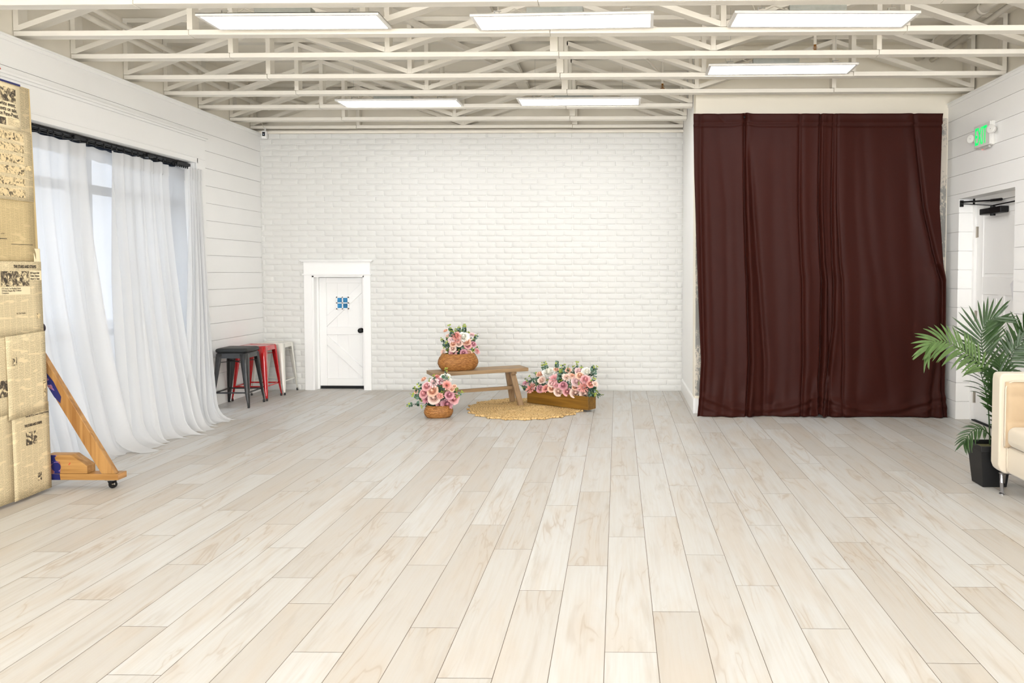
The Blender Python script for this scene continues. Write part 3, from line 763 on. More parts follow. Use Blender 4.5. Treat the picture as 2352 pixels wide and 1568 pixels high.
# ------------------------------------------------------------------ stools
def make_stool(mt, name, label, loc, rz, H, cushion=None):
    t = thing('bar_stool', label, 'stool', loc, rz, group='square metal stools beside the brick wall corner')
    s = .155; fo = .193
    # seat: rounded square pan with folded apron
    def rsq(h, r, n=5):
        p = []
        for cx, cy, a0 in ((h-r, h-r, 0), (-h+r, h-r, 90), (-h+r, -h+r, 180), (h-r, -h+r, 270)):
            for k in range(n+1):
                a = math.radians(a0+90*k/n); p.append((cx+r*math.cos(a), cy+r*math.sin(a)))
        return p
    def loft(rings, cap0=True, cap1=True):
        m = MB(); n = len(rings[0][0]); vs = []; fs = []
        for pts, z in rings: vs += [(x, y, z) for x, y in pts]
        for i in range(len(rings)-1):
            for k in range(n): fs.append((i*n+k, i*n+(k+1) % n, (i+1)*n+(k+1) % n, (i+1)*n+k))
        if cap0: fs.append(tuple(range(n))[::-1])
        if cap1: fs.append(tuple((len(rings)-1)*n+k for k in range(n)))
        return m.add(vs, fs)
    m = loft([(rsq(s+.008, .03), H-.055), (rsq(s+.004, .03), H-.012), (rsq(s-.002, .028), H-.002), (rsq(s-.012, .025), H), (rsq(s-.02, .02), H-.004)], cap0=False)
    m.obj('seat', mt, t, smooth=True, angle=.8)
    for sx in (-1, 1):
        for sy in (-1, 1):
            # sheet metal leg: corner channel tapering to a small round foot
            m = MB(); vs = []; N_ = 9
            secs = []
            for z, w in ((H-.012, .068), (H-.12, .062), (H*.5, .047), (.12, .030), (.06, .021), (.010, .016)):
                f = 1-(z/(H-.012)); cx = (s+.004)+(fo-s)*f; pts = []
                w0 = w; r = min(.022, w*.7)
                outer = [(-w0, 0)]+[(-r+r*math.sin(a), -r+r*math.cos(a)) for a in [PI/2*k/4 for k in range(5)]]+[(0, -w0)]
                for (px, py) in outer: pts.append((sx*(cx+px), sy*(cx+py), z))
                secs.append(pts)
            n = len(secs[0]); vs = [p for q in secs for p in q]; fs = []
            for i in range(len(secs)-1):
                for k in range(n-1):
                    f_ = (i*n+k, i*n+k+1, (i+1)*n+k+1, (i+1)*n+k); fs.append(f_ if sx*sy > 0 else f_[::-1])
            m.add(vs, fs); lg = m.obj('leg', mt, t, smooth=True, solid=.0025)
            m = MB(); m.lathe([(.011, 0), (.012, .010), (.010, .03)], 12, Matrix.Translation((sx*(fo-.006), sy*(fo-.006), 0))); m.obj('rubber_foot', BLACKP, lg)
    zc = .155; c_ = s+(fo-s)*(1-zc/H)
    m = MB()
    for k in range(4):
        a = (c_-.004, -c_+.004), (c_-.004, c_-.004)
        R_ = Matrix.Rotation(PI/2*k, 4, 'Z'); z2 = zc if k % 2 else zc+.0
        m.bar(R_ @ Vector((a[0][0]-.01, a[0][1]+.01, z2)), R_ @ Vector((a[1][0]-.01, a[1][1]-.01, z2)), .005, .015)
    m.obj('foot_rail', mt, t)
    m = MB(); zz = H-.10; c2 = s+(fo-s)*.17-.012
    m.tube([(-c2, -c2, zz), (c2, c2, zz)], .004, 6); m.tube([(-c2, c2, zz-.01), (c2, -c2, zz-.01)], .004, 6)
    m.obj('cross_brace', mt, t)
    if cushion:
        m = loft([(rsq(s-.005, .03), H), (rsq(s+.008, .035), H+.006), (rsq(s+.012, .035), H+.024), (rsq(s+.006, .035), H+.040), (rsq(s-.014, .03), H+.047), (rsq(s-.06, .03), H+.049)])
        m.obj('cushion', cushion, t, smooth=True, label='black padded cushion')
    return t
GUN = mat('gunmetal_paint', (66, 65, 64), .38, metal=.5, noise=(18, .15, 4))
make_stool(GUN, '', 'gunmetal stool with a black cushioned seat, nearest of the three', (-4.008, 7.945, 0), .04, .568, mat('black_leather', (30, 31, 30), .5, bump=(220, .3, .001)))
RED = mat('glossy_red_paint', (186, 10, 16), .2, coat=.5)
make_stool(RED, '', 'glossy red metal stool standing between the dark and the white one', (-4.012, 8.375, 0), .02, .598)
make_stool(mat('glossy_white_paint', (232, 229, 218), .25, coat=.3), '', 'glossy white metal stool beside the small door, farthest of the three', (-3.998, 8.780, 0), .03, .592)

# ------------------------------------------------------------------ bench
def woodmat(name, c1, c2, axis=0, sc=1., rough=.5, knots=False):
    m = bpy.data.materials.new(name); m.use_nodes = True; nt = m.node_tree; b = nt.nodes['Principled BSDF']; b.inputs['Roughness'].default_value = rough
    tc = nt.nodes.new('ShaderNodeTexCoord'); mp = nt.nodes.new('ShaderNodeMapping')
    s = [38*sc, 38*sc, 38*sc]; s[axis] = 2.2*sc; mp.inputs['Scale'].default_value = s
    n = nt.nodes.new('ShaderNodeTexNoise'); n.inputs['Scale'].default_value = 1; n.inputs['Detail'].default_value = 5; n.inputs['Distortion'].default_value = .8
    nt.links.new(tc.outputs['Object'], mp.inputs['Vector']); nt.links.new(mp.outputs['Vector'], n.inputs['Vector'])
    r = nt.nodes.new('ShaderNodeValToRGB'); r.color_ramp.elements[0].position = .32; r.color_ramp.elements[1].position = .68
    r.color_ramp.elements[0].color = (*lin(c1), 1); r.color_ramp.elements[1].color = (*lin(c2), 1)
    nt.links.new(n.outputs['Fac'], r.inputs[0]); col = r.outputs[0]
    if knots:
        mp2 = nt.nodes.new('ShaderNodeMapping'); s2 = [5.5]*3; s2[axis] = 3.2; mp2.inputs['Scale'].default_value = s2; nt.links.new(tc.outputs['Object'], mp2.inputs['Vector'])
        v = nt.nodes.new('ShaderNodeTexVoronoi'); v.inputs['Scale'].default_value = 1; nt.links.new(mp2.outputs['Vector'], v.inputs['Vector'])
        k = nt.nodes.new('ShaderNodeMapRange'); k.inputs['From Min'].default_value = .04; k.inputs['From Max'].default_value = .16; k.inputs['To Min'].default_value = .85; k.inputs['To Max'].default_value = 0
        nt.links.new(v.outputs['Distance'], k.inputs['Value'])
        mx = nt.nodes.new('ShaderNodeMix'); mx.data_type = 'RGBA'; nt.links.new(k.outputs[0], mx.inputs['Factor'])
        ii = [x for x in mx.inputs if x.type == 'RGBA']; nt.links.new(col, ii[0]); ii[1].default_value = (*lin((88, 48, 16)), 1)
        col = [x for x in mx.outputs if x.type == 'RGBA'][0]
    nt.links.new(col, b.inputs['Base Color']); return m
BW = woodmat('bench_wood', (138, 110, 78), (166, 138, 102), 0, rough=.5); BW2 = woodmat('bench_leg_wood', (132, 104, 74), (160, 132, 98), 2)
Lb, Wb, Hb, al = 1.005, .267, .406, .473
t = thing('bench', 'plain brown wooden bench with splayed legs, one end on the jute rug', 'bench', (-1.439, 7.812, 0), al)
m = MB(); m.box(-Lb/2, Lb/2, -Wb/2, Wb/2, Hb-.036, Hb); m.obj('seat', BW, t, bevel=.003)
for sx in (-1, 1):
    for sy in (-1, 1):
        x0 = sx*(Lb/2-.155); x1 = sx*(Lb/2-.085)
        rest = .016 if sx > 0 else .001
        a = Vector((x1, sy*(Wb/2-.006), rest)); b = Vector((x0, sy*(Wb/2-.062), Hb-.058))
        d = (b-a); w = .029; h = .02
        m = MB(); vs = []
        for p in (a, b):
            for q, r in ((-1, -1), (1, -1), (1, 1), (-1, 1)): vs.append(p+Vector((q*w, r*h, 0)))
        m.add(vs, [(3, 2, 1, 0), (4, 5, 6, 7), (0, 1, 5, 4), (1, 2, 6, 5), (2, 3, 7, 6), (3, 0, 4, 7)])
        m.obj('leg', BW2, t, bevel=.004)
    m = MB(); xx = sx*(Lb/2-.155); m.box(xx-.03, xx+.03, -Wb/2+.012, Wb/2-.012, Hb-.060, Hb-.036); m.obj('batten', BW2, t, bevel=.004)
    m = MB(); xx = sx*(Lb/2-.121); m.box(xx-.018, xx+.018, -Wb/2+.04, Wb/2-.04, .165, .205); m.obj('leg_rail', BW2, t, bevel=.003)
m = MB(); m.box(-Lb/2+.12, Lb/2-.12, -.018, .018, .172, .206); m.obj('stretcher', BW, t, bevel=.003)

# ------------------------------------------------------------------ jute rug
def jute(name, rings=True):
    m = bpy.data.materials.new(name); m.use_nodes = True; nt = m.node_tree; b = nt.nodes['Principled BSDF']; b.inputs['Roughness'].default_value = .85; b.inputs['Specular IOR Level'].default_value = .15
    tc = nt.nodes.new('ShaderNodeTexCoord')
    n = nt.nodes.new('ShaderNodeTexNoise'); n.inputs['Scale'].default_value = 60; n.inputs['Detail'].default_value = 5; n.inputs['Roughness'].default_value = .7; nt.links.new(tc.outputs['Object'], n.inputs['Vector'])
    r = nt.nodes.new('ShaderNodeValToRGB'); e = r.color_ramp.elements; e[0].position = .33; e[0].color = (*lin((150, 112, 62)), 1); e[1].position = .56; e[1].color = (*lin((226, 194, 140)), 1)
    q = r.color_ramp.elements.new(.44); q.color = (*lin((206, 168, 110)), 1)
    nt.links.new(n.outputs['Fac'], r.inputs[0])
    v = nt.nodes.new('ShaderNodeTexVoronoi'); v.inputs['Scale'].default_value = 27; nt.links.new(tc.outputs['Object'], v.inputs['Vector'])
    k = nt.nodes.new('ShaderNodeMapRange'); k.inputs['From Min'].default_value = .10; k.inputs['From Max'].default_value = .26; k.inputs['To Min'].default_value = .85; k.inputs['To Max'].default_value = 0; nt.links.new(v.outputs['Distance'], k.inputs['Value'])
    mx = nt.nodes.new('ShaderNodeMix'); mx.data_type = 'RGBA'; nt.links.new(k.outputs[0], mx.inputs['Factor']); ii = [x for x in mx.inputs if x.type == 'RGBA']; nt.links.new(r.outputs[0], ii[0]); ii[1].default_value = (*lin((118, 78, 34)), 1)
    ln = nt.nodes.new('ShaderNodeVectorMath'); ln.operation = 'LENGTH'; nt.links.new(tc.outputs['Object'], ln.inputs[0])
    n4 = nt.nodes.new('ShaderNodeTexNoise'); n4.inputs['Scale'].default_value = 9; nt.links.new(tc.outputs['Object'], n4.inputs['Vector'])
    s1 = nt.nodes.new('ShaderNodeMath'); s1.operation = 'MULTIPLY'; s1.inputs[1].default_value = PI/.0268; nt.links.new(ln.outputs['Value'], s1.inputs[0])
    s0 = nt.nodes.new('ShaderNodeMath'); s0.operation = 'MULTIPLY_ADD'; s0.inputs[1].default_value = 2.5; nt.links.new(n4.outputs['Fac'], s0.inputs[0]); nt.links.new(s1.outputs[0], s0.inputs[2])
    s2 = nt.nodes.new('ShaderNodeMath'); s2.operation = 'SINE'; nt.links.new(s0.outputs[0], s2.inputs[0])
    s3 = nt.nodes.new('ShaderNodeMath'); s3.operation = 'ABSOLUTE'; nt.links.new(s2.outputs[0], s3.inputs[0])
    s4 = nt.nodes.new('ShaderNodeMapRange'); s4.inputs['From Min'].default_value = 0; s4.inputs['From Max'].default_value = .35; s4.inputs['To Min'].default_value = .42; s4.inputs['To Max'].default_value = 1; nt.links.new(s3.outputs[0], s4.inputs['Value'])
    vm = nt.nodes.new('ShaderNodeVectorMath'); vm.operation = 'SCALE'; nt.links.new([x for x in mx.outputs if x.type == 'RGBA'][0], vm.inputs[0]); nt.links.new(s4.outputs[0], vm.inputs['Scale'])
    nt.links.new(vm.outputs['Vector'], b.inputs['Base Color'])
    bp = nt.nodes.new('ShaderNodeBump'); bp.inputs['Strength'].default_value = .6; bp.inputs['Distance'].default_value = .004; nt.links.new(n.outputs['Fac'], bp.inputs['Height']); nt.links.new(bp.outputs['Normal'], b.inputs['Normal'])
    return m
def rug():
    NR, NA, NS = 64, 320, 20
    rr = random.Random(9); V = []; F = []; RX, RY = .585, .60
    def shape(th): return 1+.10*max(0, math.sin(2*(th-PI/2)))*1.0 if math.cos(th) < 0 and math.sin(th) > 0 else 1.
    for i in range(NR+1):
        t = i/NR
        for k in range(NA):
            th = 2*PI*k/NA
            sc = abs(math.cos(NS*th/2)); edge = .935+.065*sc**.7
            rad = t*(1+(edge-1)*max(0, (t-.8)/.2))*shape(th)
            x, y = rad*RX*math.cos(th), rad*RY*math.sin(th)
            z = .010+.0070*abs(math.sin(t*PI*22))+.0018*math.sin(th*90+i*1.7)
            z += .0022*math.sin(x*17+y*9)+.0022
            z += .016*math.exp(-((x-.10)**2+(y+.02)**2)/.012)+.006*math.exp(-((x+.12)**2+(y+.12)**2)/.01)
            if i == NR: z = .003
            V.append((x, y, max(z, .003)))
    for i in range(NR):
        for k in range(NA): F.append((i*NA+k, i*NA+(k+1) % NA, (i+1)*NA+(k+1) % NA, (i+1)*NA+k))
    m = MB(); m.add(V, F)
    for j in range(NS):
        th = 2*PI*(j)/NS; r_ = .995*shape(th)
        m.lathe([(.004, 0), (.013, .004), (.014, .012), (.006, .018)], 8, Matrix.Translation((r_*(RX+.012)*math.cos(th), r_*(RY+.012)*math.sin(th), .001)))
    o = m.obj('jute_rug', jute('jute_braid'), smooth=True); o.location = (-.935, 7.755, 0); o.rotation_euler = (0, 0, .1)
    tag(o, 'round braided jute rug with a scalloped edge under bench and planter', 'rug')
rug()

# ------------------------------------------------------------------ flowers
PET = {'blush': ((246, 222, 208), (240, 196, 180)), 'pink': ((240, 186, 186), (228, 148, 152)), 'pale': ((246, 218, 216), (240, 198, 198)), 'mauve': ((226, 168, 178), (208, 132, 146)),
       'white': ((250, 248, 240), (244, 240, 220)), 'coral': ((240, 176, 164), (228, 136, 124)), 'peach': ((248, 208, 184), (240, 172, 138))}
def petmat(k):
    n_ = 'petals_'+k
    if n_ in MATS: return MATS[n_]
    m = bpy.data.materials.new(n_); m.use_nodes = True; nt = m.node_tree; b = nt.nodes['Principled BSDF']; b.inputs['Roughness'].default_value = .65
    tc = nt.nodes.new('ShaderNodeTexCoord'); ln = nt.nodes.new('ShaderNodeVectorMath'); ln.operation = 'LENGTH'
    nt.links.new(tc.outputs['Object'], ln.inputs[0])
    mr = nt.nodes.new('ShaderNodeMapRange'); mr.inputs['From Min'].default_value = .1; mr.inputs['From Max'].default_value = .75; nt.links.new(ln.outputs['Value'], mr.inputs['Value'])
    mx = nt.nodes.new('ShaderNodeMix'); mx.data_type = 'RGBA'; nt.links.new(mr.outputs[0], mx.inputs['Factor']); ii = [x for x in mx.inputs if x.type == 'RGBA']
    ii[0].default_value = (*lin(PET[k][1]), 1); ii[1].default_value = (*lin(PET[k][0]), 1)
    nt.links.new([x for x in mx.outputs if x.type == 'RGBA'][0], b.inputs['Base Color'])
    b.inputs['Subsurface Weight'].default_value = 0
    MATS[n_] = m; return m
def rose_mesh(kind, seed):
    """unit-radius bloom, facing +Z"""
    rr = random.Random(seed); m = MB()
    def petal(ang, r, hw, z0, z1, open_, curl, nu=4, nv=4, ruf=0.):
        j = [rr.uniform(-1, 1) for _ in range(4)]
        def fn(u, v):
            a = (u*2-1); k = math.sin(PI*min(1, .18+.82*v)*.5)
            wid = hw*(.35+.65*math.sin(PI*(.15+.62*v)))
            rad = r*(.42+.58*v**.8)*(1+open_*v*v)
            th = ang+a*wid
            z = z0+(z1-z0)*v-curl*max(0, v-.6)**2*4-.10*a*a*v
            rad += curl*.8*max(0, v-.6)**1.5-.12*r*a*a*(1-v)
            z += ruf*math.sin(a*5+j[0]*3)*v; rad += ruf*math.cos(a*4+j[1]*3)*v
            return (rad*math.cos(th), rad*math.sin(th), z)
        m.grid(fn, nu, nv)
    if kind == 'r':
        m.lathe([(.02, -.3), (.24, -.1), (.26, .25), (.18, .46), (.05, .54)], 10)
        for L, (r, n, z1, op, cu, hw) in enumerate([(.30, 3, .56, -.50, .0, 1.15), (.42, 3, .54, -.38, .02, 1.1), (.56, 4, .47, -.22, .05, .95), (.70, 5, .36, -.06, .10, .80), (.84, 5, .20, .10, .16, .74), (.95, 6, .02, .10, .14, .64)]):
            a0 = rr.uniform(0, 6.28)
            for k in range(n): petal(a0+2*PI*k/n+rr.uniform(-.12, .12), r*rr.uniform(.95, 1.05), hw, -.38, z1*rr.uniform(.9, 1.1), op, cu)
    elif kind == 'p':
        m.lathe([(.02, -.3), (.24, -.1), (.26, .2), (.18, .40), (.05, .46)], 10)
        for L, (r, n, z1, op, cu, hw) in enumerate([(.24, 4, .50, -.4, .0, .9), (.40, 5, .48, -.3, .02, .8), (.55, 6, .42, -.12, .04, .7), (.72, 7, .26, .1, .08, .6), (.9, 7, .08, .15, .1, .6), (1.0, 7, -.06, .05, .08, .55)]):
            a0 = rr.uniform(0, 6.28)
            for k in range(n): petal(a0+2*PI*k/n+rr.uniform(-.25, .25), r*rr.uniform(.85, 1.1), hw, -.38, z1+rr.uniform(-.08, .1), op, cu, 5, 4, ruf=.05)
    else:
        for L, (r, n, z1) in enumerate([(.28, 7, .34), (.48, 9, .30), (.68, 11, .18), (.85, 12, .04), (1.0, 12, -.1)]):
            a0 = rr.uniform(0, 6.28)
            for k in range(n): petal(a0+2*PI*k/n+rr.uniform(-.15, .15), r*rr.uniform(.85, 1.15), .24/(.5+r), -.3, z1+rr.uniform(-.06, .08), .15, .05, 2, 4, ruf=.02)
    return m
BLOOM = {}
def bloom_mesh(col, kind, rng):
    key = (col, kind, rng.randrange(2))
    if key not in BLOOM:
        me = rose_mesh(kind, hash_(key)).mesh('bloom', petmat(col), True)
        BLOOM[key] = me
    return BLOOM[key]
def hash_(key): return sum(ord(c)*(i+3) for i, c in enumerate(key[0]+key[1]))+key[2]*97
LEAFM = [mat('eucalyptus_leaf_green', (70, 104, 78), .6, noise=(60, .25, 2)), mat('eucalyptus_leaf_grey', (104, 136, 118), .6, noise=(60, .2, 2)), mat('young_leaf_yellow', (160, 176, 70), .6), mat('deep_leaf_green', (38, 66, 46), .6)]
def sprig(core, tip, rng, parent, n=6, r=.014, name='eucalyptus_sprig'):
    core = Vector(core); tip = Vector(tip); mid = (core+tip)/2+Vector((rng.uniform(-.02, .02), rng.uniform(-.02, .02), .015))
    P = lambda t: core*(1-t)**2+mid*2*t*(1-t)+tip*t*t
    m = MB(); pts = [P(k/6) for k in range(7)]
    m.tube(pts, .0016, 5); ns = len(m.f)
    idx = [0]*ns
    d0 = (tip-mid).normalized()
    L_ = (tip-core).length; t0 = max(.25, 1-.11/L_) if L_ > .11 else .25
    for i in range(n):
        t = t0+(1-t0)*i/(n-1); p = P(t); d = (P(min(1, t+.05))-P(t-.05)).normalized()
        sd = d.cross(Vector((rng.uniform(-1, 1), rng.uniform(-1, 1), rng.uniform(-1, 1)))).normalized(); up = sd.cross(d)
        rad = r*(1.15-.55*(i/(n-1)))*rng.uniform(.85, 1.15)
        for s in (-1, 1):
            c = p+sd*s*rad*.95+d*rad*.3; nx = (sd*s+d*.35+up*rng.uniform(-.3, .3)).normalized(); ny = nx.cross(up+d*rng.uniform(-.5, .5)).normalized(); nz = nx.cross(ny)
            base = len(m.v); vs = [c+nz*rad*.18]
            for k in range(8):
                a = 2*PI*k/8; vs.append(c+nx*math.cos(a)*rad+ny*math.sin(a)*rad*.92+nz*(-.05*rad))
            m.add(vs, [(0, 1+k, 1+(k+1) % 8) for k in range(8)])
            mi = 2 if i >= n-2 and rng.random() < .75 else rng.choice((0, 0, 1, 1, 3))
            idx += [mi]*8
    o = m.obj(name, None, parent, smooth=True)
    for q in LEAFM: o.data.materials.append(q)
    o.data.polygons.foreach_set('material_index', idx)
    return o
def wick(name):
    m = bpy.data.materials.new(name); m.use_nodes = True; nt = m.node_tree; b = nt.nodes['Principled BSDF']; b.inputs['Roughness'].default_value = .55
    uv = nt.nodes.new('ShaderNodeUVMap'); uv.uv_map = 'weave'
    mp = nt.nodes.new('ShaderNodeMapping'); mp.inputs['Scale'].default_value = (1, 1, 1); nt.links.new(uv.outputs['UV'], mp.inputs['Vector'])
    br = nt.nodes.new('ShaderNodeTexBrick'); br.offset = .5; br.inputs['Scale'].default_value = 1; br.inputs['Brick Width'].default_value = .019; br.inputs['Row Height'].default_value = .0078; br.inputs['Mortar Size'].default_value = .0015; br.inputs['Mortar Smooth'].default_value = .6
    br.inputs['Color1'].default_value = (*lin((196, 138, 72)), 1); br.inputs['Color2'].default_value = (*lin((150, 94, 38)), 1); br.inputs['Mortar'].default_value = (*lin((70, 36, 10)), 1)
    nt.links.new(mp.outputs['Vector'], br.inputs['Vector'])
    n = nt.nodes.new('ShaderNodeTexNoise'); n.inputs['Scale'].default_value = 40; nt.links.new(uv.outputs['UV'], n.inputs['Vector'])
    mx = nt.nodes.new('ShaderNodeMix'); mx.data_type = 'RGBA'; mx.blend_type = 'MULTIPLY'; mx.inputs['Factor'].default_value = .5
    ii = [x for x in mx.inputs if x.type == 'RGBA']; nt.links.new(br.outputs['Color'], ii[0]); nt.links.new(n.outputs['Color'], ii[1])
    hs = nt.nodes.new('ShaderNodeHueSaturation'); hs.inputs['Value'].default_value = 1.25
    nt.links.new(br.outputs['Color'], hs.inputs['Color']); nt.links.new(hs.outputs['Color'], b.inputs['Base Color'])
    bp = nt.nodes.new('ShaderNodeBump'); bp.inputs['Strength'].default_value = .8; bp.inputs['Distance'].default_value = .002; bp.invert = True; nt.links.new(br.outputs['Fac'], bp.inputs['Height']); nt.links.new(bp.outputs['Normal'], b.inputs['Normal'])
    return m
WICK = wick('woven_wicker')
def basket(parent, A, B, H, z0, pinch=.78, foot=.80):
    prof = [(foot*.94, 0), (foot, .02), (.93, .20), (1.0, .42), (.985, .60), (.91, .80), (pinch, .97), (pinch-.03, 1.0), (pinch-.08, .97), (pinch-.1, .7)]
    NA = 72; V = []; F = []; U = []; m = MB(); per = 2*PI*math.sqrt((A*A+B*B)/2)
    # finer profile
    pr = []
    for i in range(len(prof)-1):
        for s in range(3):
            t = s/3; pr.append((prof[i][0]*(1-t)+prof[i+1][0]*t, prof[i][1]*(1-t)+prof[i+1][1]*t))
    pr.append(prof[-1]); ex = 2.7; arc = 0; pa = None
    for i, (r, z) in enumerate(pr):
        if pa: arc += math.hypot((r-pa[0])*A, (z-pa[1])*H)
        pa = (r, z)
        for k in range(NA+1):
            th = 2*PI*k/NA; c, s = math.cos(th), math.sin(th); q = (abs(c)**ex+abs(s)**ex)**(-1/ex); rib = 1+.004*math.cos(k*PI)
            zz = z0+z*H+(.05*H*(abs(c)**3) if .9 < z else 0)
            V.append((A*r*q*c*rib, B*r*q*s*rib, zz)); U.append((k/NA*per, arc))
    n = NA+1
    for i in range(len(pr)-1):
        for k in range(NA): F.append((i*n+k, i*n+k+1, (i+1)*n+k+1, (i+1)*n+k))
    F.append(tuple(range(NA))[::-1])
    m.add(V, F); me = m.mesh('basket', WICK, True); ul = me.uv_layers.new(name='weave')
    for p in me.polygons:
        for li in p.loop_indices: ul.data[li].uv = U[me.loops[li].vertex_index]
    o = bpy.data.objects.new('basket', me); COL.objects.link(o); o.parent = parent
    m = MB(); m.lathe([(.1, 0), (.95, .02), (1, .1), (.6, .35), (.1, .45)], 16, Matrix.Translation((0, 0, z0+H*.72)) @ Matrix.Diagonal((A*.66, B*.66, H*.7, 1)))
    m.obj('floral_foam', LEAFM[3], parent, smooth=True, label='dark green filling under the blooms')
    return o
NAMES = {'r': 'rose', 'p': 'peony', 's': 'dahlia'}
def arrangement(root, FL, SP, core, seed, toward=(0, -1, .25)):
    rg = random.Random(seed); inv = root.matrix_basis.inverted()
    for (x, y, z, r, k) in FL:
        col, kind = k.split(); me = bloom_mesh(col, kind, rg)
        o = bpy.data.objects.new(NAMES[kind], me); COL.objects.link(o); o.parent = root
        p = Vector((x, y, z)); c0 = core(p); d = (p-c0).normalized()*.9+Vector(toward).normalized()*.75
        d += Vector((rg.uniform(-.25, .25), rg.uniform(-.1, .1), rg.uniform(-.2, .2)))
        M_ = Matrix.Translation(p) @ d.to_track_quat('Z', 'Y').to_matrix().to_4x4() @ Matrix.Rotation(rg.uniform(0, 6.28), 4, 'Z') @ Matrix.Scale(r*1.22, 4)
        o.matrix_basis = inv @ M_
    for (x, y, z) in SP:
        p = Vector((x, y, z)); c = core(p)
        a = inv @ c; b_ = inv @ p
        sprig(a, b_, rg, root, n=rg.choice((5, 6, 7)), r=.0155)
    # filler greenery low in the arrangement
    for k in range(10):
        f = FL[rg.randrange(len(FL))]; p = Vector((f[0]+rg.uniform(-.03, .03), f[1]+rg.uniform(0, .06), f[2]-rg.uniform(.0, .03)))
        sprig(inv @ core(p), inv @ p, rg, root, n=6, r=.016, name='leafy_sprig')
FL1= [(-1.758, 7.223, 0.203, 0.051, 'blush r'), (-1.859, 7.232, 0.244, 0.04, 'pink r'), (-1.826, 7.225, 0.314, 0.038, 'pink r'), (-1.762, 7.225, 0.353, 0.038, 'pale s'), (-1.719, 7.279, 0.358, 0.038, 'mauve r'), (-1.668, 7.302, 0.381, 0.053, 'white p'), (-1.63, 7.224, 0.328, 0.036, 'coral s'), (-1.881, 7.323, 0.369, 0.025, 'peach r'), (-1.768, 7.213, 0.269, 0.046, 'peach r'), (-1.584, 7.23, 0.284, 0.021, 'peach r'), (-1.61, 7.227, 0.229, 0.036, 'mauve r'), (-1.574, 7.257, 0.19, 0.044, 'pink p'), (-1.644, 7.281, 0.134, 0.049, 'mauve p'), (-1.942, 7.274, 0.255, 0.019, 'peach r'), (-1.72, 7.273, 0.126, 0.028, 'pink s'), (-1.846, 7.248, 0.182, 0.03, 'mauve s'), (-1.697, 7.217, 0.222, 0.025, 'coral s'), (-1.562, 7.244, 0.312, 0.018, 'peach r'), (-1.748, 7.311, 0.396, 0.02, 'coral r')]
FL2= [(-1.633, 7.667, 0.761, 0.038, 'coral p'), (-1.563, 7.686, 0.752, 0.046, 'white p'), (-1.682, 7.649, 0.727, 0.028, 'pale s'), (-1.603, 7.656, 0.684, 0.031, 'blush r'), (-1.661, 7.645, 0.682, 0.028, 'peach r'), (-1.532, 7.686, 0.699, 0.039, 'peach p'), (-1.519, 7.693, 0.66, 0.032, 'pink r'), (-1.472, 7.726, 0.671, 0.028, 'mauve r'), (-1.67, 7.668, 0.588, 0.038, 'pink s'), (-1.779, 7.696, 0.595, 0.03, 'blush s'), (-1.565, 7.692, 0.585, 0.032, 'mauve p'), (-1.518, 7.722, 0.579, 0.032, 'peach r'), (-1.444, 7.803, 0.592, 0.027, 'pink s'), (-1.497, 7.806, 0.764, 0.03, 'pale s'), (-1.762, 7.755, 0.807, 0.02, 'peach r'), (-1.73, 7.723, 0.76, 0.021, 'blush r'), (-1.666, 7.65, 0.632, 0.028, 'blush p'), (-1.478, 7.792, 0.557, 0.018, 'blush r'), (-1.624, 7.656, 0.727, 0.035, 'coral s')]
FL3= [(-0.922, 7.99, 0.188, 0.047, 'coral s'), (-0.975, 8.022, 0.232, 0.029, 'mauve s'), (-0.793, 7.893, 0.28, 0.036, 'blush p'), (-0.817, 7.97, 0.335, 0.033, 'peach r'), (-0.812, 7.913, 0.187, 0.034, 'mauve p'), (-0.751, 7.872, 0.198, 0.034, 'coral s'), (-0.677, 7.82, 0.259, 0.034, 'blush r'), (-0.682, 7.829, 0.205, 0.034, 'peach r'), (-0.607, 7.793, 0.178, 0.042, 'blush r'), (-0.556, 7.748, 0.249, 0.038, 'mauve p'), (-0.515, 7.741, 0.183, 0.038, 'pink r'), (-0.43, 7.7, 0.177, 0.044, 'blush r'), (-0.329, 7.665, 0.175, 0.045, 'blush r'), (-0.66, 7.811, 0.308, 0.044, 'pink s'), (-0.718, 7.916, 0.367, 0.055, 'white p'), (-0.638, 7.886, 0.395, 0.024, 'peach r'), (-0.507, 7.8, 0.399, 0.027, 'peach r'), (-0.391, 7.731, 0.396, 0.037, 'pale p'), (-0.38, 7.657, 0.362, 0.035, 'peach r'), (-0.457, 7.698, 0.356, 0.029, 'peach s'), (-0.323, 7.62, 0.328, 0.041, 'pink p'), (-0.416, 7.668, 0.301, 0.045, 'pale p'), (-0.335, 7.629, 0.248, 0.043, 'coral s'), (-0.271, 7.593, 0.285, 0.032, 'coral r'), (-0.31, 7.694, 0.397, 0.045, 'white p'), (-0.432, 7.681, 0.24, 0.027, 'peach r'), (-0.22, 7.569, 0.292, 0.024, 'blush s'), (-0.522, 7.733, 0.339, 0.036, 'blush s'), (-0.631, 7.793, 0.242, 0.028, 'pink s'), (-0.376, 7.654, 0.228, 0.025, 'pink s')]
SP1= [(-2.017, 7.243, 0.126), (-1.998, 7.286, 0.227), (-1.956, 7.262, 0.291), (-1.926, 7.295, 0.325), (-1.814, 7.298, 0.372), (-1.756, 7.219, 0.418), (-1.634, 7.212, 0.487), (-1.558, 7.327, 0.278), (-1.49, 7.246, 0.256), (-1.528, 7.243, 0.222), (-1.829, 7.349, 0.091), (-1.888, 7.276, 0.108), (-1.953, 7.327, 0.19), (-1.827, 7.277, 0.212), (-1.695, 7.299, 0.247), (-1.662, 7.231, 0.211), (-1.915, 7.299, 0.165), (-1.71, 7.332, 0.294), (-1.893, 7.283, 0.292), (-1.628, 7.314, 0.383)]
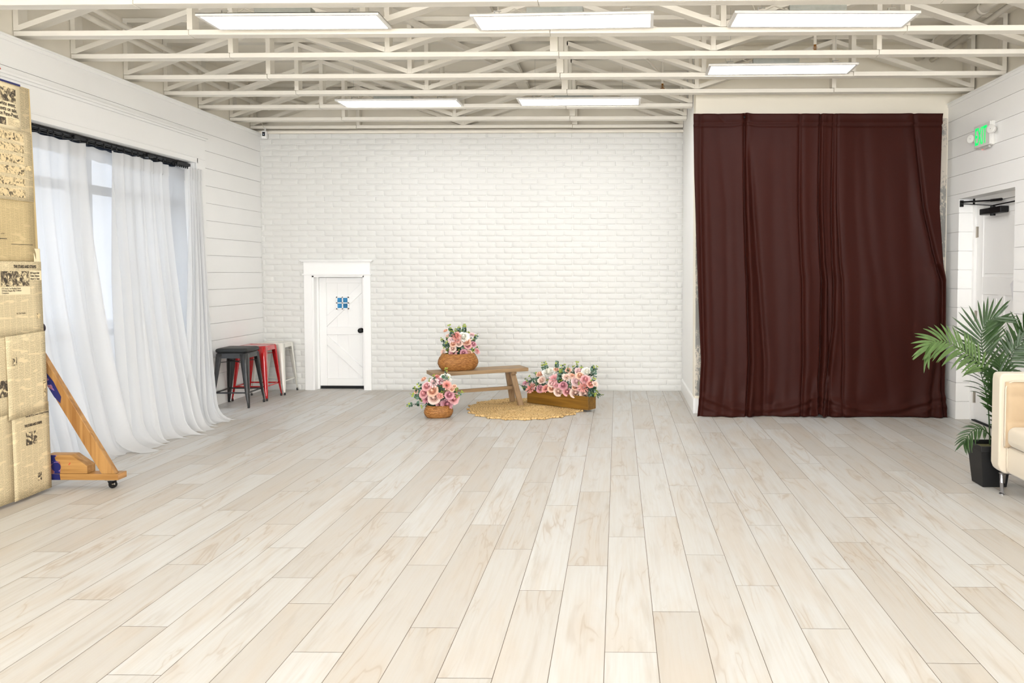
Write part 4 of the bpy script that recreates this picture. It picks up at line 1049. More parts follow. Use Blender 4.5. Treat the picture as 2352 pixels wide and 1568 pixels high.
SP2= [(-1.792, 7.697, 0.733), (-1.733, 7.625, 0.705), (-1.776, 7.716, 0.65), (-1.741, 7.702, 0.616), (-1.704, 7.67, 0.866), (-1.663, 7.643, 0.819), (-1.655, 7.771, 0.82), (-1.616, 7.724, 0.855), (-1.57, 7.776, 0.866), (-1.564, 7.801, 0.807), (-1.603, 7.764, 0.799), (-1.535, 7.817, 0.781), (-1.437, 7.77, 0.77), (-1.475, 7.818, 0.716), (-1.502, 7.756, 0.729), (-1.651, 7.782, 0.64), (-1.609, 7.787, 0.629), (-1.61, 7.67, 0.609), (-1.491, 7.714, 0.644), (-1.467, 7.734, 0.61), (-1.453, 7.85, 0.623), (-1.61, 7.721, 0.561), (-1.732, 7.71, 0.576), (-1.697, 7.672, 0.831)]
SP3= [(-1.052, 8.07, 0.209), (-1.001, 8.026, 0.182), (-0.973, 8.007, 0.276), (-0.933, 8.015, 0.304), (-0.867, 7.979, 0.342), (-0.793, 7.98, 0.449), (-0.76, 7.933, 0.459), (-0.63, 7.893, 0.472), (-0.575, 7.851, 0.436), (-0.547, 7.853, 0.448), (-0.502, 7.784, 0.445), (-0.448, 7.685, 0.449), (-0.412, 7.758, 0.484), (-0.368, 7.746, 0.446), (-0.242, 7.664, 0.456), (-0.205, 7.595, 0.461), (-0.222, 7.625, 0.355), (-0.255, 7.576, 0.322), (-0.218, 7.639, 0.243), (-0.182, 7.581, 0.216), (-0.149, 7.522, 0.191), (-0.235, 7.543, 0.199), (-0.266, 7.671, 0.198), (-0.743, 7.964, 0.291), (-0.856, 7.908, 0.27), (-0.862, 8.005, 0.219), (-0.583, 7.796, 0.399), (-0.601, 7.772, 0.382), (-0.59, 7.785, 0.308), (-0.545, 7.822, 0.315), (-0.483, 7.801, 0.29), (-0.484, 7.69, 0.266), (-0.493, 7.772, 0.206), (-0.39, 7.634, 0.286), (-0.363, 7.71, 0.283), (-0.212, 7.566, 0.184), (-0.588, 7.862, 0.281), (-0.878, 8.037, 0.16)]
from mathutils import Euler
def place(t): 
    bpy.context.view_layer.update(); t.matrix_basis = Matrix.Translation(t.location) @ t.rotation_euler.to_matrix().to_4x4()
t = thing('flower_basket', 'wicker basket of pink and blush flowers standing on the floor', 'flower arrangement', (-1.735, 7.315, 0), .15, group='wicker flower baskets')
place(t); basket(t, .139, .10, .118, .001)
arrangement(t, FL1, SP1, lambda p: Vector((-1.735+(p.x+1.735)*.25, 7.32, .13)), 31)
t = thing('flower_basket', 'wicker basket of pink flowers sitting on top of the bench', 'flower arrangement', (-1.630, 7.735, Hb+.001), .42, group='wicker flower baskets')
place(t); basket(t, .205, .115, .168, 0)
arrangement(t, FL2, SP2, lambda p: Vector((-1.63+(p.x+1.63)*.4, 7.75+(p.x+1.63)*.2, .56)), 32)
# planter box
ab = math.atan2(-.454, .667); cxb, cyb = (-.958-.293)/2+.035, (8.02+7.574)/2+.06
t = thing('planter_box', 'long brown wooden planter filled with blush roses, half on the jute rug', 'flower arrangement', (-.590, 7.861, 0), ab)
place(t)
PW = woodmat('walnut_stained_wood', (112, 76, 18), (144, 104, 34), 0, rough=.4)
hl, hw_, zb = .403, .066, .022
m = MB(); m.box(-hl, hl, -hw_, -hw_+.014, zb, zb+.135); m.box(-hl, hl, hw_-.014, hw_, zb, zb+.135); m.obj('side_board', PW, t, bevel=.002)
m = MB(); m.box(-hl-.0, -hl+.014, -hw_+.014, hw_-.014, zb, zb+.135); m.box(hl-.014, hl, -hw_+.0145, hw_-.0145, zb, zb+.135); m.obj('end_board', PW, t)
MB().box(-hl+.014, hl-.014, -hw_+.014, hw_-.014, zb, zb+.012).obj('bottom_board', PW, t)
m = MB()
m.lathe([(.1, 0), (.98, .02), (1, .5), (.8, .9), (.1, 1)], 20, Matrix.Translation((0, 0, zb+.08)) @ Matrix.Diagonal((hl-.03, hw_-.016, .085, 1))); m.obj('floral_foam', LEAFM[3], t, smooth=True)
arrangement(t, FL3, SP3, lambda p: Vector((-.590+(p.x+.59)*.72, 7.861-(p.x+.59)*.62*.72, .13)), 33)

# ------------------------------------------------------------------ palm in black pot
t = thing('potted_palm', 'green artificial palm in a square black pot behind the sofa arm', 'potted plant', (2.462, 5.045, 0), 0)
PB = (2.462, 5.045)
m = MB(); 
def sq(h, z): return [(-h, -h, z), (h, -h, z), (h, h, z), (-h, h, z)]
def loftsq(rings):
    m = MB(); vs = []; fs = []
    for h, z in rings: vs += sq(h, z)
    for i in range(len(rings)-1):
        for k in range(4): fs.append((i*4+k, i*4+(k+1) % 4, (i+1)*4+(k+1) % 4, (i+1)*4+k))
    fs.append((3, 2, 1, 0)); n = len(rings)-1; fs.append(tuple(n*4+k for k in range(4)))
    return m.add(vs, fs)
m = loftsq([(.078, .001), (.100, .235), (.108, .235), (.110, .275), (.100, .275), (.097, .24)]); m.obj('pot', mat('black_pot_plastic', (13, 13, 14), .5), t, bevel=.003)
m = loftsq([(.08, .235), (.096, .246)]); m.obj('moss', mat('moss', (92, 88, 52), .9, noise=(60, .4, 4)), t)
PG = mat('palm_leaf_green', (46, 74, 32), .42, noise=((25, 25, 25), .3, 2)); PS = mat('palm_stem_green', (78, 92, 48), .5); PG2 = mat('palm_leaf_light', (84, 112, 56), .42, noise=(25, .25, 2))
def frond(pts, n, ln, t0, mt, seed, spread=1.0, droop=.35, wid=.009, up=(0, -1, .3), tipf=.55):
    rg = random.Random(seed); P_ = [Vector(p) for p in pts]
    # Catmull-Rom rachis
    def C_(t):
        s = t*(len(P_)-1); i = min(int(s), len(P_)-2); f = s-i
        p0 = P_[max(i-1, 0)]; p1 = P_[i]; p2 = P_[i+1]; p3 = P_[min(i+2, len(P_)-1)]
        return .5*((2*p1)+(p2-p0)*f+(2*p0-5*p1+4*p2-p3)*f*f+(3*p1-p0-3*p2+p3)*f**3)
    off = Vector((PB[0], PB[1], 0)); m = MB()
    pl = [C_(k/24)-off for k in range(25)]
    m.tube(pl, [.0055*(1-.75*k/24) for k in range(25)], 6)
    U_ = Vector(up).normalized()
    for i in range(n):
        t = t0+(1-t0)*i/(n-1); p = C_(t)-off; d = (C_(min(1, t+.02))-C_(max(0, t-.02))).normalized()
        sd = d.cross(U_).normalized()
        q = (t-t0)/(1-t0); L_ = ln*(.55+.65*math.sin(PI*min(1, .12+.70*q)))*(1-.35*q)
        for s in (-1, 1):
            ang = math.radians(58-30*q)*spread+rg.uniform(-.08, .08)
            dr = (d*math.cos(ang)+sd*s*math.sin(ang)+U_*rg.uniform(-.05, .18)).normalized()
            nrm = dr.cross(sd*s if abs(dr.dot(sd)) < .9 else U_).normalized()
            wv = dr.cross(U_).normalized()
            vs = []; N_ = 6; LL_ = L_*rg.uniform(.88, 1.1); dp = droop*rg.uniform(.7, 1.3)
            for k in range(N_+1):
                f = k/N_; c = p+dr*LL_*f-Vector((0, 0, 1))*dp*LL_*f*f
                w = wid*math.sin(PI*min(.98, .10+.86*f**.8))**.8 if k < N_ else .0006
                vs += [c+wv*w, c+U_*w*.35*-1, c-wv*w]
            fs = []
            for k in range(N_):
                a = k*3; fs += [(a, a+1, a+4, a+3), (a+1, a+2, a+5, a+4)]
            m.add(vs, fs)
    return m
def addf(name, mt, *a, **k): return frond(*a, **k).obj(name, mt, t, smooth=True)
addf('frond', PG2, [(2.49, 5.05, .24), (2.47, 5.02, .48), (2.431, 5.0, .651), (2.385, 4.99, .776), (2.295, 4.97, .854), (2.205, 4.95, .915), (2.118, 4.93, .955), (2.03, 4.92, .955), (1.985, 4.91, .91)], 22, .19, .36, PG, 1, spread=1.05, droop=.25, up=(.15, -1, .45))
addf('frond', PG, [(2.49, 5.07, .24), (2.515, 5.07, .45), (2.50, 5.07, .66), (2.45, 5.09, .80), (2.426, 5.1, .90), (2.43, 5.12, .99), (2.47, 5.13, 1.07), (2.52, 5.12, 1.10)], 20, .23, .38, PG, 2, spread=1.0, droop=.05, up=(0, -1, .1))
addf('frond', PG, [(2.50, 5.10, .24), (2.55, 5.14, .55), (2.61, 5.15, .78), (2.68, 5.14, .90), (2.80, 5.12, .95)], 18, .22, .45, PG, 3, droop=.35, up=(-.3, -1, .3))
addf('frond', PG, [(2.48, 5.02, .24), (2.50, 5.0, .42), (2.495, 4.99, .58), (2.47, 4.985, .72)], 15, .20, .40, PG, 4, droop=.15, spread=.9, up=(0, -1, .2))
addf('frond', PG, [(2.46, 5.02, .24), (2.45, 4.99, .31), (2.39, 4.97, .375), (2.32, 4.95, .385), (2.26, 4.93, .34), (2.235, 4.92, .30)], 13, .10, .35, PG, 5, droop=.35, wid=.006, up=(0, -.6, .9))
addf('frond', PG, [(2.52, 5.10, .24), (2.60, 5.16, .60), (2.66, 5.17, .82), (2.72, 5.15, .97), (2.74, 5.12, 1.02)], 14, .22, .5, PG, 6, droop=.15, up=(0, -1, .2))
addf('frond', PG, [(2.51, 5.04, .24), (2.54, 5.03, .48), (2.53, 5.02, .66), (2.50, 5.01, .82)], 14, .20, .42, PG, 7, droop=.3, up=(.2, -1, .1))
addf('frond', PG, [(2.50, 5.12, .24), (2.52, 5.2, .5), (2.50, 5.28, .72), (2.44, 5.36, .84)], 14, .20, .4, PG, 8, droop=.3, up=(0, -.3, 1))
addf('frond', PG, [(2.49, 5.03, .24), (2.52, 5.0, .36), (2.52, 4.98, .48), (2.50, 4.97, .56)], 11, .17, .35, PG, 9, droop=.2, up=(0, -1, .2))

# ------------------------------------------------------------------ sofa
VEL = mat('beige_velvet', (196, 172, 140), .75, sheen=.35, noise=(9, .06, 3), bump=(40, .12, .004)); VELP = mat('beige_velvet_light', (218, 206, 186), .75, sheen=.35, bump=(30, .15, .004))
t = thing('sofa', 'cream velvet tufted sofa with chrome legs cut off by the picture edge', 'sofa', (2.40, 0, 0))
X1 = .79
def arm(y0, y1, inner):
    m = MB()
    # rounded front profile in XZ: upright panel with curved lower front corner
    pts = [(0.012, .155), (.0, .19), (.0, .72), (.004, .755), (.02, .768), (X1, .768), (X1, .13), (.09, .13), (.04, .135)]
    m.prism(pts, 'y', y0, y1); m.obj('arm', VELP, t, bevel=.014, seg=3)
    # tufted inner face
    yi = inner; sgn = -1 if yi < (y0+y1)/2 else 1
    def fn(u, v):
        x = .030+u*(X1-.12); z = .30+v*.415; e = min(u/.05, v/.10, (1-v)/.09, 1); e = math.sqrt(max(0, 1-(1-min(1, max(0, e)))**2))
        q = .012*abs(math.sin((z-.30)*PI/.165))**.6
        b_ = sum(.014*math.exp(-(((x-bx)/.02)**2+((z-bz)/.02)**2)) for bx in (.2, .36, .52) for bz in (.465, .63))
        return (x, yi+sgn*(.004+e*(.022+q)-b_), z)
    m = MB().grid(fn, 60, 40)
    m.obj('tufted_pad', VEL, t, smooth=True, label='darker tufted inner arm pad')
    m = MB(); c = []
    for k in range(13): a = PI/2*k/12; c.append((.085-.055*math.cos(a), yi+sgn*.012, .665+.055*math.sin(a)))
    c = [(.030, yi+sgn*.012, .31)]+[(.030, yi+sgn*.012, .4), (.030, yi+sgn*.012, .55)]+c+[(.3, yi+sgn*.012, .72), (X1-.1, yi+sgn*.012, .72)]
    m.tube(c, .0045, 6); m.obj('piping', VELP, t, smooth=True)
arm(4.80, 4.905, 4.80); arm(2.75, 2.87, 2.87)
m = MB(); m.box(X1-.14, X1, 2.87, 4.80, .13, .768); m.obj('backrest', VELP, t, bevel=.02, seg=3)
m = MB(); m.prism([(.055, .14), (.05, .16), (.05, .295), (.06, .31), (X1-.14, .31), (X1-.14, .14)], 'y', 2.872, 4.798); m.obj('base', VELP, t, bevel=.012, seg=2)
m = MB(); m.tube([(.05, 4.79, .14), (.048, 4.79, .2), (.048, 4.79, .30)], .0045, 6); m.obj('piping', VELP, t, smooth=True)
for y0, y1 in ((3.84, 4.785), (2.885, 3.83)):
    def fn(u, v):
        return None
    m = MB(); m.box(.03, X1-.15, y0, y1, .312, .44); m.obj('seat_cushion', VELP, t, bevel=.045, seg=5)
for y0, y1 in ((3.84, 4.77), (2.89, 3.83)):
    m = MB(); m.box(X1-.29, X1-.145, y0, y1, .445, .80); m.obj('back_cushion', VEL, t, bevel=.04, seg=4)
CH = mat('chrome', (200, 200, 205), .12, metal=1)
for y in (4.83, 2.84):
    for x in (.035, X1-.08):
        m = MB(); m.bar((x, y, .13), (x-.005, y-.02, .008), .008, .034, (0, 1, 0)); m.bar((x-.01, y, .128), (x+.11, y, .128), .034, .006); m.lathe([(.018, 0), (.018, .006), (.012, .009)], 12, Matrix.Translation((x-.005, y-.02, 0)))
        m.bar((x+.01, y, .126), (x+.0, y-.012, .07), .03, .012, (0, 1, 0)); m.obj('leg', CH, t, bevel=.001, seg=1)

# ------------------------------------------------------------------ newspaper flat on castors
PINE = woodmat('pine_2x4', (146, 100, 48), (186, 140, 82), 2, .8, .45, knots=True); PINEX = woodmat('pine_plank', (152, 106, 50), (192, 146, 86), 0, .8, .45, knots=True)
PINEE = mat('pine_end_grain', (196, 146, 92), .7, noise=((4, 4, 140), .35, 2))
t = thing('newspaper_flat', 'tall rolling flat papered with yellowed newspapers at the left edge', 'backdrop board', (-3.650, 4.77, 0), 0)
YF0 = -1.55
m = MB(); m.add([], [])
lean = .022
def lx(z): return -lean*(z-1.2)/2.5
m.add([(lx(.02)-.05, YF0, .02), (lx(.02)-.0, YF0, .02), (lx(.02)-.0, 0.012, .02), (lx(.02)-.05, 0.012, .02), (lx(2.54)-.05, YF0, 2.54), (lx(2.54)-.0, YF0, 2.54), (lx(2.54)-.0, -.045, 2.54), (lx(2.54)-.05, -.045, 2.54)],
      [(3, 2, 1, 0), (4, 5, 6, 7), (0, 1, 5, 4), (1, 2, 6, 5), (2, 3, 7, 6), (3, 0, 4, 7)])
m.obj('board', mat('board_edge', (202, 178, 128), .8), t)
m = MB(); m.box(lx(2.54)-.052, lx(2.54)+.002, YF0, -.12, 2.537, 2.549); m.obj('top_batten', mat('navy_paint', (30, 34, 98), .5), t, label='dark blue painted top edge')
# end frame: foot plank, block, raking brace, castor
y0 = .045
m = MB(); m.box(-.42, .425, y0, y0+.089, .060, .100); m.obj('foot_plank', PINEX, t, bevel=.002, seg=1)
m = MB(); m.box(.4251, .4257, y0+.002, y0+.087, .062, .098); m.obj('end_grain', PINEE, t)
m = MB(); m.prism([(-.05, .101), (.222, .101), (.222, .150), (.118, .222), (-.05, .222)], 'y', y0+.004, y0+.084); m.obj('block', PINEX, t, bevel=.002, seg=1)
def rake(s):
    m = MB(); bx0, bx1, tx0, tx1 = .318, .408, -.165, -.075; zt = .92
    m.prism([(bx0*s, .101), (bx1*s, .101), (tx1*s, zt), (tx0*s, zt)], 'y', y0+.0, y0+.040)
    m.obj('brace', PINE, t, bevel=.002, seg=1)
rake(1)
m = MB(); m.box(-.20, -.13, y0, y0+.04, .101, 2.3); m.obj('post', PINE, t)
# painted patches: torn poster remains wrapped on the timber near the board
def blot(name):
    m = bpy.data.materials.new(name); m.use_nodes = True; nt = m.node_tree; b = nt.nodes['Principled BSDF']; b.inputs['Roughness'].default_value = .5
    tc = nt.nodes.new('ShaderNodeTexCoord'); n = nt.nodes.new('ShaderNodeTexNoise'); n.inputs['Scale'].default_value = 16; n.inputs['Detail'].default_value = 3; n.inputs['Distortion'].default_value = 1; nt.links.new(tc.outputs['Object'], n.inputs['Vector'])
    r = nt.nodes.new('ShaderNodeValToRGB'); r.color_ramp.interpolation = 'CONSTANT'; e = r.color_ramp.elements; e[0].position = 0; e[0].color = (*lin((150, 92, 80)), 1); e[1].position = .44; e[1].color = (*lin((158, 112, 158)), 1)
    q = e.new(.50); q.color = (*lin((28, 34, 104)), 1); nt.links.new(n.outputs['Fac'], r.inputs[0]); nt.links.new(r.outputs[0], b.inputs['Base Color']); return m
BL = blot('navy_and_mauve_paint'); NV = mat('navy_paint', (30, 34, 98), .5)
def onbr(f, g, z0):   # point on brace front face: f across 0..1, z
    x = (.318+(.165+.318)*-(z0-.101)/.819)
    return x
def bx(z, f): return .318-(.483)*(z-.101)/.819+.09*f
m = MB(); yy = y0-.0012
m.add([(bx(.60, -.0), yy, .60), (bx(.58, .3), yy, .56), (bx(.60, .5), yy, .60), (bx(.70, .62), yy, .70), (bx(.76, .5), yy, .76), (bx(.80, .2), yy, .80), (bx(.92, 0), yy, .92)], [(0, 1, 2, 3, 4, 5, 6)])
m.obj('paint_patch', NV, t, solid=.001)
m = MB(); yy = y0-.0022
m.add([(bx(.66, .02), yy, .66), (bx(.64, .3), yy, .64), (bx(.74, .42), yy, .74), (bx(.80, .3), yy, .80), (bx(.86, .1), yy, .86), (bx(.92, 0), yy, .92), (bx(.80, -.0), yy, .80)], [(0, 1, 2, 3, 4, 5, 6)])
m.obj('paint_patch', BL, t, solid=.001)
m = MB(); yy = y0+.0025
m.add([(-.04, yy, .1015), (.045, yy, .1015), (.052, yy, .15), (.046, yy, .178), (.02, yy, .184), (.012, yy, .206), (.030, yy, .2215), (-.04, yy, .2215)], [tuple(range(8))]); m.obj('paint_patch', BL, t, solid=.001)
m = MB(); m.lathe([(.03, 0), (.03, .001)], 20, Matrix.Translation((.022, yy-.001, .145)) @ Matrix.Rotation(PI/2, 4, 'X')); m.obj('paint_patch', NV, t)
m = MB(); m.add([(-.04, y0-.0015, .061), (.050, y0-.0015, .061), (.046, y0-.0015, .0995), (-.04, y0-.0015, .0995)], [(0, 1, 2, 3)]); m.obj('paint_patch', NV, t, solid=.001)
m = MB(); m.bar((.104, y0+.0025, .158), (.114, y0+.0025, .172), .002, .004, (1, 0, 0)); m.obj('red_mark', mat('red_marker', (200, 50, 40), .5), t)
c = MB(); c.box(-.028, .028, -.028, .028, .056, .060)
M0 = Matrix.Translation((.365, y0+.035, 0))
def TM(mb, M_): mb.v = [tuple(M_ @ Vector(p)) for p in mb.v]; return mb
ca = TM(MB().box(-.030, .030, -.03, .03, .055, .060), M0).obj('castor', STEEL, t)
m = MB(); m.lathe([(.022, .055), (.022, .046), (.014, .044)], 14); m.prism([(-.020, .05), (.016, .05), (.012, .018), (-.002, .014)], 'y', -.020, -.016); m.prism([(-.020, .05), (.016, .05), (.012, .018), (-.002, .014)], 'y', .016, .020)
TM(m, M0).obj('fork', BLACK, ca)
m = MB(); m.lathe([(.006, -.013), (.021, -.013), (.024, -.009), (.024, .009), (.021, .013), (.006, .013)], 22, Matrix.Translation((.003, 0, .0245)) @ Matrix.Rotation(PI/2, 4, 'X')); TM(m, M0).obj('wheel', BLACKP, ca)
m = MB(); m.tube([(.012, -.02, .03), (.030, -.024, .034)], .004, 8); m.tube([(.030, -.024, .028), (.030, -.024, .040)], .003, 6); TM(m, M0).obj('brake_lever', STEEL, ca)
ca2 = ca.copy(); COL.objects.link(ca2); ca2.location = (-.74, 0, 0)
for g in ca.children: 
    q = g.copy(); COL.objects.link(q); q.parent = ca2
m = MB(); m.lathe([(.010, 0), (.036, .002), (.038, .012), (.030, .020)], 20, Matrix.Translation((-.052, y0-.001, 1.045)) @ Matrix.Rotation(PI/2, 4, 'X') ); m.obj('knob', mat('dark_plum', (44, 22, 32), .4), t)

# newspapers -----------------------------------------------------------
def newsprint(name, paper, ink, colw=.045, row=.0062, amt=.62):
    m = bpy.data.materials.new(name); m.use_nodes = True; nt = m.node_tree; b = nt.nodes['Principled BSDF']; b.inputs['Roughness'].default_value = .85; b.inputs['Specular IOR Level'].default_value = .1
    tc = nt.nodes.new('ShaderNodeTexCoord'); sp = nt.nodes.new('ShaderNodeSeparateXYZ'); cb = nt.nodes.new('ShaderNodeCombineXYZ')
    nt.links.new(tc.outputs['Object'], sp.inputs[0]); nt.links.new(sp.outputs['Y'], cb.inputs['X']); nt.links.new(sp.outputs['Z'], cb.inputs['Y'])
    br = nt.nodes.new('ShaderNodeTexBrick'); br.offset = 0; br.inputs['Scale'].default_value = 1; br.inputs['Brick Width'].default_value = colw; br.inputs['Row Height'].default_value = row; br.inputs['Mortar Size'].default_value = .0016; br.inputs['Mortar Smooth'].default_value = .3
    nt.links.new(cb.outputs[0], br.inputs['Vector'])
    inv = nt.nodes.new('ShaderNodeMath'); inv.operation = 'SUBTRACT'; inv.inputs[0].default_value = 1; nt.links.new(br.outputs['Fac'], inv.inputs[1])
    n = nt.nodes.new('ShaderNodeTexNoise'); n.inputs['Scale'].default_value = 1; n.inputs['Detail'].default_value = 3; mp = nt.nodes.new('ShaderNodeMapping'); mp.inputs['Scale'].default_value = (300, 160, 1); nt.links.new(cb.outputs[0], mp.inputs['Vector']); nt.links.new(mp.outputs[0], n.inputs['Vector'])
    r1 = nt.nodes.new('ShaderNodeMapRange'); r1.inputs['From Min'].default_value = .35; r1.inputs['From Max'].default_value = .6; nt.links.new(n.outputs['Fac'], r1.inputs['Value'])
    n2 = nt.nodes.new('ShaderNodeTexNoise'); n2.inputs['Scale'].default_value = 1; mp2 = nt.nodes.new('ShaderNodeMapping'); mp2.inputs['Scale'].default_value = (9, 34, 1); nt.links.new(cb.outputs[0], mp2.inputs['Vector']); nt.links.new(mp2.outputs[0], n2.inputs['Vector'])
    r2 = nt.nodes.new('ShaderNodeMapRange'); r2.inputs['From Min'].default_value = .36; r2.inputs['From Max'].default_value = .42; nt.links.new(n2.outputs['Fac'], r2.inputs['Value'])
    mu = nt.nodes.new('ShaderNodeMath'); mu.operation = 'MULTIPLY'; nt.links.new(inv.outputs[0], mu.inputs[0]); nt.links.new(r1.outputs[0], mu.inputs[1])
    mu2 = nt.nodes.new('ShaderNodeMath'); mu2.operation = 'MULTIPLY'; nt.links.new(mu.outputs[0], mu2.inputs[0]); nt.links.new(r2.outputs[0], mu2.inputs[1])
    mu3 = nt.nodes.new('ShaderNodeMath'); mu3.operation = 'MULTIPLY'; mu3.inputs[1].default_value = amt; nt.links.new(mu2.outputs[0], mu3.inputs[0])
    n3 = nt.nodes.new('ShaderNodeTexNoise'); n3.inputs['Scale'].default_value = 5; nt.links.new(cb.outputs[0], n3.inputs['Vector'])
    base = nt.nodes.new('ShaderNodeMix'); base.data_type = 'RGBA'; nt.links.new(n3.outputs['Fac'], base.inputs['Factor']); ii = [x for x in base.inputs if x.type == 'RGBA']
    ii[0].default_value = (*lin(paper), 1); ii[1].default_value = (*lin(tuple(int(c*.93) for c in paper)), 1)
    mx = nt.nodes.new('ShaderNodeMix'); mx.data_type = 'RGBA'; nt.links.new(mu3.outputs[0], mx.inputs['Factor']); jj = [x for x in mx.inputs if x.type == 'RGBA']
    nt.links.new([x for x in base.outputs if x.type == 'RGBA'][0], jj[0]); jj[1].default_value = (*lin(ink), 1)
    nt.links.new([x for x in mx.outputs if x.type == 'RGBA'][0], b.inputs['Base Color']); return m
PAP = mat('old_paper', (240, 223, 184), .85, noise=(6, .05, 2)); PAPB = (240, 216, 166)
NP = newsprint('newsprint_cream', (238, 219, 178), (66, 56, 42)); NPT = newsprint('newsprint_tan', (220, 197, 150), (84, 68, 44), .034, .0055, .55)
PHO = bpy.data.materials.new('halftone_photo'); PHO.use_nodes = True; nt = PHO.node_tree; b = nt.nodes['Principled BSDF']; b.inputs['Roughness'].default_value = .85
tc = nt.nodes.new('ShaderNodeTexCoord'); n = nt.nodes.new('ShaderNodeTexNoise'); n.inputs['Scale'].default_value = 34; n.inputs['Detail'].default_value = 4; n.inputs['Distortion'].default_value = 1.2; nt.links.new(tc.outputs['Object'], n.inputs['Vector'])
r = nt.nodes.new('ShaderNodeValToRGB'); e = r.color_ramp.elements; e[0].position = .40; e[0].color = (*lin((70, 62, 50)), 1); e[1].position = .62; e[1].color = (*lin((226, 208, 166)), 1); q = e.new(.50); q.color = (*lin((120, 106, 84)), 1); nt.links.new(n.outputs['Fac'], r.inputs[0]); nt.links.new(r.outputs[0], b.inputs['Base Color'])
COM = PHO.copy(); COM.name = 'comic_strip_print'; e = [x for x in COM.node_tree.nodes if x.type == 'VALTORGB'][0].color_ramp.elements; e[0].position = .34; e[1].position = .41; e[1].color = (*lin((150, 132, 100)), 1); e[2].position = .50; e[2].color = (*lin((226, 204, 158)), 1)
[x for x in COM.node_tree.nodes if x.type == 'TEX_NOISE'][0].inputs['Scale'].default_value = 42
INK = mat('ink', (62, 54, 44), .8)
OY = 4.77
def quad(y0, y1, z0, z1, off, mt, name, par, skew=0, wav=0):
    """paper patch on the board's front; y in world metres, z in metres"""
    def fn(u, v):
        y = y0+(y1-y0)*u-OY; z = z0+(z1-z0)*v+skew*(u-1)*.1
        return (lx(z)+off+wav*math.sin(u*7+v*5)*.5+wav*.5, y, z)
    m = MB().grid(fn, 8 if wav else 1, 8 if wav else 1); return m.obj(name, mt, par, smooth=bool(wav), solid=.0006)
def head(s, y, z, size, off, sx=1., bold=.0, name='headline', par=None, al='LEFT', rot=0):
    return text(name, s, size, (lx(z)+off, y-OY, z), (PI/2+0, 0, PI/2), INK, par, al, .0002, sx, bold)
def sheet(y0, y1, z0, z1, off, mt, skew=0, wav=.0015, label=None):
    o = quad(y0, y1, z0, z1, off, mt, 'newspaper_sheet', t, skew, wav)
    if label: o['label'] = label
    return o
o1 = .001
# backing sheets
s = sheet(3.3, 4.715, 1.84, 2.536, o1, NP)
sA = sheet(4.10, 4.640, 2.262, 2.53, .004, PAP, skew=.0)
quad(4.49, 4.605, 2.425, 2.508, .0062, PHO, 'photo_print', sA)
for k, s_ in enumerate(('white event.', 'sheets on sale.', 'iron Penn-Prest.')):
    head(s_, 4.622-.01*(2-k), 2.398-.030*k, .034, .0068, .72, .0006, par=sA, al='RIGHT')
quad(4.44, 4.525, 2.282, 2.325, .0062, PHO, 'photo_print', sA)
quad(4.54, 4.63, 2.285, 2.33, .0062, NP, 'fine_print', sA)
sB = sheet(4.13, 4.722, 1.838, 2.262, .003, NP)
for k in range(6):
    zc = 2.222-.068*k
    quad(4.18, 4.655, zc-.023, zc+.024, .0052, COM, 'comic_strip', sB)
quad(4.665, 4.712, 2.030, 2.060, .0055, COM, 'photo_print', sB)
sC = sheet(4.08, 4.722, 1.462, 1.832, .003, NPT, label='tan classified page')
quad(4.43, 4.50, 1.60, 1.604, .0052, INK, 'rule', sC); quad(4.53, 4.70, 1.570, 1.573, .0052, INK, 'rule', sC)
head('LOST', 4.455, 1.628, .012, .0056, 1, 0, par=sC)
sE0 = sheet(4.705, 4.757, 1.45, 1.55, .004, PAP)
sD = sheet(4.20, 4.760, 1.018, 1.468, .0055, NP)
head('THE STARS AND STRIPES', 4.715, 1.428, .026, .0095, .62, .0008, par=sD, al='RIGHT')
quad(4.44, 4.655, 1.318, 1.408, .0082, PHO, 'photo_print', sD)
quad(4.66, 4.755, 1.352, 1.412, .0080, PAP, 'blank_area', sD)
for k, s_ in enumerate(('B29 Supers Raid', 'Osaka; Okinawa', 'Airport Is Taken')): head(s_, 4.664, 1.392-.018*k, .018, .0095, .62, .0002, par=sD)
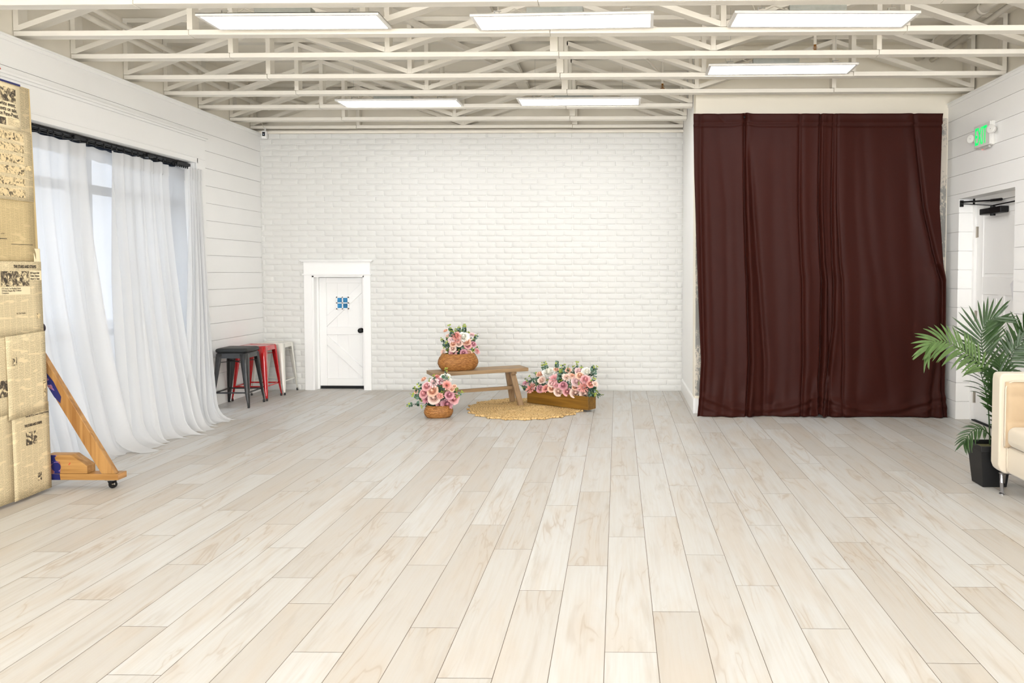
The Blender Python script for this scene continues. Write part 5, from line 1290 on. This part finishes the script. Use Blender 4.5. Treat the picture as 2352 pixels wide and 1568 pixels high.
quad(4.43, 4.66, 1.266, 1.314, .0080, PAP, 'blank_area', sD)
for k, s_ in enumerate(('ETO Study Can Readjust Status', 'Of Points Despite Big 3 Defense', 'Complaints')): head(s_, 4.44, 1.300-.0135*k, .0145, .0095, .78, 0, par=sD)
head("It's The People", 4.545, 1.148, .013, .0092, .9, 0, par=sD)
quad(4.708, 4.735, 1.112, 1.142, .0082, COM, 'photo_print', sD)
sG = sheet(4.05, 4.50, .55, 1.05, .004, NP)
quad(4.38, 4.465, .66, .76, .0062, PHO, 'photo_print', sG)
sE = sheet(4.455, 4.768, .528, 1.030, .008, NP, skew=.12, wav=.003)
quad(4.50, 4.53, .84, .888, .0125, PHO, 'photo_print', sE)
quad(4.735, 4.752, .62, .725, .0125, COM, 'photo_print', sE)
sF = sheet(4.02, 4.49, .022, .575, .003, NP)
sH = sheet(4.482, 4.782, .022, .578, .0045, NP, skew=.05)
head('From the ETO to Civvies Is 30 Days of Sweating', 4.775, .510, .0155, .0088, .62, .0003, par=sH, al='RIGHT')
head('THE STARS AND STRIPES', 4.715, .450, .022, .0088, .58, .0008, par=sH, al='RIGHT')
quad(4.585, 4.675, .335, .415, .0072, PHO, 'photo_print', sH)
quad(4.67, 4.70, .095, .145, .0072, PHO, 'photo_print', sH)
# red clamp on the flat's top edge
t2 = thing('spring_clamp', 'red tipped clamp poking out above the newspaper covered flat', 'clamp', (-3.675, 4.44, 2.552))
m = MB(); m.bar((0, -.14, .004), (0, .075, .060), .018, .012); m.obj('jaw', mat('red_plastic', (196, 44, 30), .4), t2, bevel=.003)
m = MB(); m.bar((-.018, -.14, .006), (-.018, .0, .03), .010, .014); m.tube([(-.01, -.1, .012), (-.01, -.02, .03)], .008, 8); m.obj('handle', BLACK, t2)

# ------------------------------------------------------------------ world: overcast daylight outside the window
w = bpy.data.worlds.new('sky'); SC.world = w; w.use_nodes = True; nt = w.node_tree
bg = nt.nodes['Background']; bg.inputs['Color'].default_value = (.80, .88, 1.0, 1); bg.inputs['Strength'].default_value = SKY
